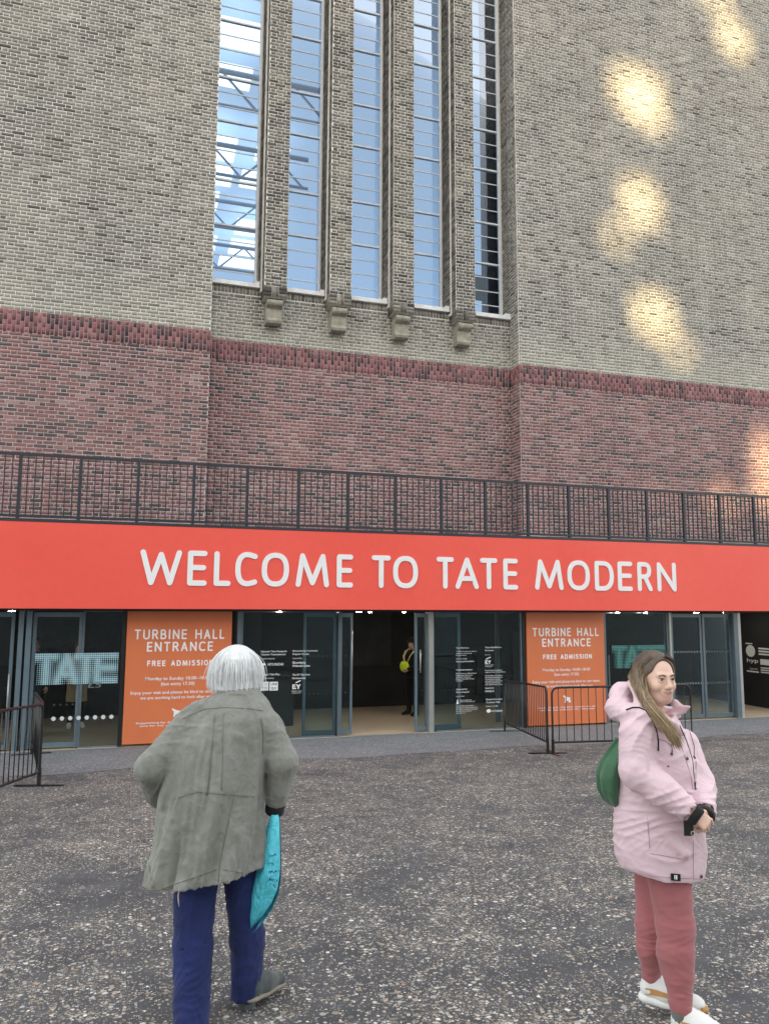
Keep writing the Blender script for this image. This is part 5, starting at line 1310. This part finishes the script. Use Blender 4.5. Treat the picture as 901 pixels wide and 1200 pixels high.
# clasped hands
wn = w1+(w1-e1_)/np.linalg.norm(w1-e1_)*.035
def basis(x, z): x = np.array(x, float); x /= np.linalg.norm(x); z = np.array(z, float); z = z-(z@x)*x; z /= np.linalg.norm(z); return np.stack([x, np.cross(z, x), z], 1)
hand(b, wn, basis((.80, .10, -.58), (.30, -.85, .42)), .88, curl=.95, side=1)
wf = w2+(w2-e2_)/np.linalg.norm(w2-e2_)*.03
hand(b, wf, basis((-.35, -.45, -.85), (.75, .35, -.45)), .86, curl=.75, side=-1)
nh, nk, na = P(783, 1035, -.035), P(791, 1085, -.06), P(797, 1178, -.10)
fh, fk, fa = P(768, 1035, .06), P(762, 1085, .05), P(763, 1142, .07)
for a_, k_, n_ in ((nh, nk, na), (fh, fk, fa)): b.cone(a_, k_, .055, .048, .03); b.cone(k_, n_, .045, .032, .02); b.cone(n_, n_-(0, 0, .05), .032, .03, .02)
bd = link('body', b.mesh('body', 1), [M['skin_f'], M['lip']], wom)
# lips take their own colour
me = bd.data; co = np.empty(len(me.vertices)*3, np.float32); me.vertices.foreach_get('co', co); co = co.reshape(-1, 3)
loc = ((co-hd)@Rm)/HS; mi = np.zeros(len(me.polygons), np.int32)
for p_ in me.polygons:
    q = loc[list(p_.vertices)].mean(0); lz = -.0642+.0080*(abs(q[1])/.029)**1.5
    if q[0] > .074 and abs(q[1]) < .028 and abs(q[2]-lz) < .0082*(1-(q[1]/.031)**2): mi[p_.index] = 1
me.polygons.foreach_set('material_index', mi)
gw_ = lambda x, y, z: hd+Rm@(np.array((x, y, z))*HS)
def sphere_mesh(c_, r, name, mat, parent, sq=(1, 1, 1), R=None):
    v = []; f = []; n, m_ = 14, 9
    for i in range(m_+1):
        for k in range(n):
            t, p_ = math.pi*i/m_, 2*math.pi*k/n; q = np.array((math.sin(t)*math.cos(p_)*sq[0], math.sin(t)*math.sin(p_)*sq[1], math.cos(t)*sq[2]))*r
            v.append(tuple(np.array(c_)+(R@q if R is not None else q)))
    for i in range(m_):
        for k in range(n): f.append((i*n+k, i*n+(k+1) % n, (i+1)*n+(k+1) % n, (i+1)*n+k))
    return MB().add(v, f).build(name, M[mat], parent, True)
for s_ in (-1, 1):
    e = sphere_mesh(gw_(.0795, s_*.031, .0015), .0115*HS, 'eye', 'eye_white', bd)
    sphere_mesh(gw_(.0862, s_*.0305-.001, .001), .0066*HS, 'iris', 'iris', e)
    MB().tube([gw_(.0865, s_*.019, .0065), gw_(.0925, s_*.030, .0095), gw_(.084, s_*.043, .0055)], [.0018, .0030, .0018], 6).build('eyelid', M['brow'], bd, True)
    MB().tube([gw_(.0965, s_*.014, .0185), gw_(.0965, s_*.028, .0235), gw_(.083, s_*.046, .0185)], [.0024, .0028, .0012], 6).build('eyebrow', M['brow'], bd, True)
# leggings
j = Sdf((-.32, -.30, .02), (.32, .30, .95), .0045)
j.cone(nh+(0, 0, .10), nk, .098, .079, .03, rip=(.0008, .05, 1)); j.cone(nk, P(792, 1115, -.08), .079, .072, .03, rip=(.0008, .03, 2)); j.cone(P(792, 1115, -.08), P(794, 1140, -.085), .069, .060, .03); j.cone(P(794, 1140, -.085), na, .060, .047, .03, rip=(.0015, .035, 3))
j.cone(fh+(0, 0, .12), fk, .095, .065, .03, rip=(.0008, .05, 4)); j.cone(fk, P(762, 1110, .05), .063, .060, .03, rip=(.0016, .04, 2)); j.cone(P(762, 1110, .05), fa, .058, .043, .03, rip=(.0026, .032, 0))
j.ell(P(764, 1100, .09), (.05, .045, .075), .03); j.ell(P(782, 1118, -.06), (.045, .05, .075), .03)
# seam of the thigh panel
j.cone(P(770, 1068, -.14), P(811, 1058, -.14), .004, .004, .006, True)
z_f = na[2]+.0; sl, x, y, z = j.win((-1, -1, -1), (1, 1, 2), 0)
j.crumple(.0026, 16, 16, 46, 1.2); j.crumple(.003, 20, 20, 70, .4, zr=(.42, .16))
lg = link('leggings', j.mesh('leggings', 1), M['rose'], wom)
for n_, r_ in ((na, .040), (fa, .038)):
    MB().tube([n_+(0, 0, .03), n_-(0, 0, .03), n_-(0, 0, .07)], [r_*.9, r_, r_*.95], 14).build('sock', M['grey_sock'] if n_ is na else M['black_cloth'], wom, True)
def wsneaker(heel, ang, L_):
    up, g = frame_shoe(wom, heel, ang, L_, (M['shoe_white'], M['sole_white']), fat=1.55)
    # tan swoosh panels and toe patch laid on both sides
    t = bvh_of(up)
    for s_ in (-1, 1):
        rows = []
        for u in np.linspace(0, 1, 9):
            for v_ in (0, 1):
                hgt = .050+.016*math.sin(math.pi*u)*1.0 + (v_-.5)*(.026*(1-u)**.8+.006) - .006*u; q = g(.012+.205*u, s_*.12, hgt); d_ = Vector(g(.012+.205*u, 0, hgt))-Vector(q)
                h_, n_, i_, dd = t.ray_cast(Vector(q), d_.normalized())
                rows.append(h_ - d_.normalized()*.002 if h_ is not None else None)
        mb_ = MB(); ok = [(rows[2*i], rows[2*i+1]) for i in range(9) if rows[2*i] is not None and rows[2*i+1] is not None]
        for (a0, a1), (b0, b1) in zip(ok[:-1], ok[1:]): mb_.add([a0, b0, b1, a1], [(0, 1, 2, 3)])
        if mb_.v: mb_.build('side_stripe', M['tan'], up, True)
    MB().tube([g(.262, -.028, .026), g(.278, 0, .024), g(.262, .032, .026)], .012, 8).build('toe_bumper', M['tan'], up, True)
gfar = fw.p(781, 1172, .0)
wsneaker((fa[0]-.055, fa[1]+.01, .035), math.radians(-12), .285)
wsneaker((na[0]-.045, na[1]+.015, -.005), math.radians(-14), .285)
# black cuffs
for w_, e_, r in ((w1, e1_, .034), (w2, e2_, .034)):
    d = (w_-e_)/np.linalg.norm(w_-e_); MB().tube([w_+d*.035, w_+d*.062, w_+d*.070], [r+.008, r+.006, r], 16).build('cuff', M['black_cloth'], wom, True)
ph = fw.root('phone'); tag(ph, 'small black phone held in the clasped hands of the woman in pink', 'phone')
q0, q1 = P(801, 958, -.27), P(810, 981, -.27)
ux = np.array((.040, 0, 0)); hz_ = (q1-q0); mbp = MB(); base = P(801, 976, -.262)
vv = [base+np.array((a, b2, z_)) for z_ in (-.012, .048) for a, b2 in ((.0, 0), (.038, .010), (.038, .020), (.0, .010))]
mbp.add(vv, _F.tolist()); mbp.build('case', M['black'], ph)
# ring
MB().tube([P(812, 977, -.292)+np.array((.009*math.cos(t), .002, .009*math.sin(t)))for t in [k*math.pi/4 for k in range(9)]], .0016, 6).build('ring', M['steel_light'], wom, True)
# hair: swept back from the brow, one long lock over the collar in front
hh = Sdf(hd-(.22, .26, .38), hd+(.26, .26, .20), .0042)
hh.ell(gw_(-.024, 0, .034), np.array((.101, .085, .0935)), 0, R=Rm)
hh.ell(gw_(-.055, 0, -.02), np.array((.075, .078, .10)), .03, R=Rm)
# near-side curtain past the cheek and the lock over the shoulder
lock = [gw_(-.03, -.072, .03), P(752, 808, -.11), P(759, 824, -.155), P(770, 837, -.185), P(782, 850, -.20), P(790, 862, -.205), P(796, 874, -.20)]
lr = [.024, .024, .025, .022, .018, .012, .004]
for a_, b_, ra, rb in zip(lock[:-1], lock[1:], lr[:-1], lr[1:]): hh.cone(a_, b_, ra, rb, .02)
hh.cone(gw_(-.03, -.078, .0), P(752, 822, -.11), .022, .022, .02)
hh.cone(gw_(.0, .072, .03), gw_(.0, .07, -.10), .024, .020, .02)
hh.ell(gw_(.094, .0, -.014), np.array((.082, .068, .104)), .010, True, R=Rm); hh.ell(gw_(.055, -.055, -.035), np.array((.045, .035, .06)), .012, True, R=Rm)
hh.ell(gw_(.095, .03, .0), np.array((.06, .055, .075)), .012, True, R=Rm)
ho = link('hair', hh.mesh('hair', 1), M['hair_brown'], wom)
guides = []
for k in range(16):
    a0 = k/15; start = gw_(.045-.08*a0, -.005-.012*a0, .103+.021*a0)
    m1 = gw_(.02-.10*a0, -.070-.014*math.sin(a0*math.pi), .070-.03*a0); m2 = gw_(.0-.09*a0, -.088, .0)
    off = np.array((-.010*a0, .012*(a0-.5), 0))
    path = [start, gw_(.038-.09*a0, -.042-.006*a0, .097+.008*a0), m1, m2]+[q+np.array((0, -.020+.03*abs(a0-.5), .016*(.5-a0)))+off*1.0 for q in lock[2:]]
    guides.append(path)
mb = MB(); strands(mb, guides, 1500, .0011, .0075, rr=random.Random(8))
g2 = []
for k in range(14):
    th = math.radians(-100-150*k/13); g2.append([gw_(.01, 0, .126)] + [gw_(-.03+(.100*math.sin(u*1.57))*-math.sin(th)*-1*.9, .086*math.sin(u*1.57)*math.cos(th), .127-.19*u**1.6) for u in (.3, .6, .85, 1.0)])
strands(mb, g2, 420, .0011, .005, rr=random.Random(2))
g3 = [[gw_(.072-.012*k, .0+.012*k, .112+.005*k), gw_(.055-.01*k, .045+.008*k, .10), gw_(.02, .078, .05), gw_(.0, .082, -.02), gw_(-.005, .075, -.09)] for k in range(4)]
strands(mb, g3, 200, .0011, .005, rr=random.Random(6))
o = mb.build('strands', M['hair_brown'], ho, True); o['kind'] = 'stuff'

# green drawstring backpack on her back
bp = fw.root('backpack'); tag(bp, 'soft green canvas backpack on the back of the woman in pink', 'backpack')
k_ = Sdf((-.60, -.30, .70), (-.0, .35, 1.45), .006)
A0 = P(717, 905, -.02)
def fold_b(th, z, x, y): u = np.clip((z-A0[2]+.15)/.32, 0, 1); return (.013*u*np.sin(7*th+2.0*np.sin(9*z))+.006*np.sin(11*th-14*z)+.004*np.sin(23*z+5*th)).astype(np.float32)
k_.loft([(A0[2]-.150, A0[0]+.012, 0, .022, .05), (A0[2]-.125, A0[0]+.008, 0, .046, .085), (A0[2]-.07, A0[0]-.002, 0, .064, .11), (A0[2]-.01, A0[0]-.004, 0, .066, .115), (A0[2]+.05, A0[0]+.006, 0, .052, .10), (A0[2]+.10, A0[0]+.022, 0, .034, .07), (A0[2]+.15, A0[0]+.042, 0, .014, .03)], 0, fold=fold_b)
bpo = link('sack', k_.mesh('sack', 1), M['green_bag'], bp)
mbs = MB(); q = drape(fw, tr, [(733, 832), (741, 829), (748.6, 829), (756, 832), (761, 839), (766, 848), (769, 857), (771, 868), (771, 880)], .003)
if len(q) > 3: mbs.tube(q, .0032, 8)
mbs.build('strap', M['black_cloth'], bp, True)

# ================================================================== people inside the lobby
def small_person(x, y, H, az, label, top, legs, hairm_, coat_len=.5, arms='down', skinm='skin_m', h=.011, cap=False, lean=0):
    """simpler figure; faces local -y, feet at the origin"""
    root = empty('person', (x, y, ZF), az); tag(root, label, 'person'); s = H/1.75
    g = lambda a, b_, c_: (a*s, b_*s, c_*s)
    b = Sdf(g(-.42, -.42, -.02), g(.42, .42, 1.85), h); hd_ = np.array(g(0, -.02, 1.62)); R = rotz(-math.pi/2)
    head(b, hd_, R, s*.98, False)
    b.loft([(.85*s, 0, 0, .15*s, .10*s), (1.1*s, 0, 0, .14*s, .095*s), (1.38*s, 0, 0, .17*s, .10*s), (1.46*s, 0, 0, .09*s, .07*s)], .04)
    J = []
    for sd in (-1, 1):
        sh = g(sd*.18, 0, 1.40)
        if arms == 'down': el, wr = g(sd*.25, .02, 1.12), g(sd*.24, -.06, .88)
        elif arms == 'front': el, wr = g(sd*.26, .0, 1.13), g(sd*.07, -.20, 1.05)
        else: el, wr = g(sd*.26, .02, 1.12), g(sd*.20, -.20, 1.0)
        J.append((sh, el, wr)); b.cone(sh, el, .045*s, .038*s, .03); b.cone(el, wr, .038*s, .028*s, .02)
        hand(b, np.array(wr)+(0, -.02*s, -.02*s), basis((np.array(wr)-np.array(el)), (sd*.9, -.3, .3)), .9*s, curl=.5, side=-sd)
        hp_, kn, an = g(sd*.09, 0, .88), g(sd*.10, -.01, .48), g(sd*.11, .01, .08); b.cone(hp_, kn, .075*s, .05*s, .03); b.cone(kn, an, .048*s, .035*s, .02)
    link('body', b.mesh('body', 1), M[skinm], root)
    c_ = Sdf(g(-.42, -.42, .3), g(.42, .42, 1.6), h); z0 = (.95-coat_len)*s
    c_.loft([(z0, 0, 0, .21*s, .16*s), (.95*s, 0, 0, .185*s, .135*s), (1.15*s, 0, 0, .175*s, .13*s), (1.38*s, 0, .01, .195*s, .125*s), (1.47*s, 0, 0, .10*s, .08*s)], 0, fold=lambda th, z, x_, y_: (.006*np.sin(9*th+4*z)).astype(np.float32))
    for sh, el, wr in J: c_.cone(sh, el, .068*s, .06*s, .03); c_.cone(el, wr, .06*s, .045*s, .02)
    ct = link('coat', c_.mesh('coat', 1), M[top], root)
    l_ = Sdf(g(-.3, -.3, .0), g(.3, .3, 1.05), h)
    for sd in (-1, 1): l_.cone(g(sd*.09, 0, .92), g(sd*.10, -.01, .48), .10*s, .07*s, .02); l_.cone(g(sd*.10, -.01, .48), g(sd*.11, .01, .09), .07*s, .056*s, .02)
    link('trousers', l_.mesh('trousers', 1), M[legs], root)
    for sd in (-1, 1): frame_shoe(root, g(sd*.11, .07, 0.0), -math.pi/2-sd*-.12, .28*s, (M['black_cloth'] if top != 'beige' else M['shoe_white'], M['black'] if top != 'beige' else M['sole_white']), h=.009)
    hr = Sdf(hd_-.2, hd_+.2, .008); hr.ell(hd_+np.array((0, .02, .03))*s, np.array((.088, .108, .105))*s, 0); hr.ell(hd_+np.array((0, .04, -.04))*s, np.array((.08, .08, .10))*s, .03)
    hr.ell(hd_+np.array((0, -.09, -.03))*s, np.array((.066, .07, .095))*s, .01, True)
    link('hair', hr.mesh('hair', 1), M[hairm_], root)
    if cap:
        k = Sdf(hd_-.2, hd_+.25, .007); k.ell(hd_+np.array((0, .01, .07))*s, np.array((.10, .12, .07))*s, 0); k.cone(hd_+np.array((-.05, -.10, .045)), hd_+np.array((.05, -.10, .045)), .012, .012, .02, flat=((0, 1, 0), .3))
        link('cap', k.mesh('cap', 1), M['black_cloth'], root)
    return root, J
gd, J = small_person(6.13, 17.16, 1.74, math.radians(-62), 'security guard in black with a yellow high visibility pouch, standing in the open doorway', 'black_cloth', 'black_cloth', 'hair_dark', .12, 'front', cap=True)
v = Sdf((-.4, -.4, .9), (.4, .4, 1.6), .009)
v.ell((-.05, -.20, 1.09), (.115, .075, .125), 0); v.ell((-.10, -.22, 1.10), (.07, .06, .11), .02)
link('pouch', v.mesh('pouch', 1), M['hivis'], gd)
MB().tube([(-.06, -.20, 1.20), (-.12, -.16, 1.32), (-.13, -.09, 1.42), (-.10, .0, 1.475), (-.03, .06, 1.46)], [.02, .022, .026, .028, .02], 8).build('strap', M['hivis_pale'], gd, True)
MB().tube([(.02, -.19, 1.20), (.08, -.16, 1.34), (.12, -.08, 1.44), (.09, .03, 1.475)], [.012, .014, .018, .016], 8).build('strap', M['hivis_pale'], gd, True)
bw, _ = small_person(-1.04, 17.3, 1.70, math.radians(8), 'person in a long beige coat and white shoes behind the left glass doors', 'beige', 'black_cloth', 'hair_brown', .42, 'bent', 'skin_f')
MB().tube([(-.05, -.10, 1.42), (0, -.13, 1.36), (.05, -.10, 1.42), (.02, -.14, 1.2), (.015, -.15, 1.05)], [.035, .045, .035, .03, .02], 8).build('scarf', M['cream'], bw, True)
small_person(-1.74, 16.35, 1.86, math.radians(-10), 'tall person in a charcoal coat close behind the posts of the left glass doors', 'dark_wool', 'black_cloth', 'hair_dark', .3, 'down')
# dark counter in the lobby behind the sponsors' lettering
ct = empty('reception_counter', (2.5, 16.6, ZF)); tag(ct, 'dark lobby counter behind the glass with the first block of sponsor names', 'counter')
cpart(MB().box((1.75, 16.3, ZF), (3.22, 16.9, .18)).build('cabinet', M['dark_wall2'], ct), ct); cpart(MB().box((1.70, 16.25, .182), (3.26, 16.95, .22)).build('worktop', M['dark_wall'], ct), ct)
for n_ in (ran, lan): MB().tube([n_+(0, 0, .02), n_-(0, 0, .06)], [.044, .042], 14).build('sock', M['grey_sock'], man, True)
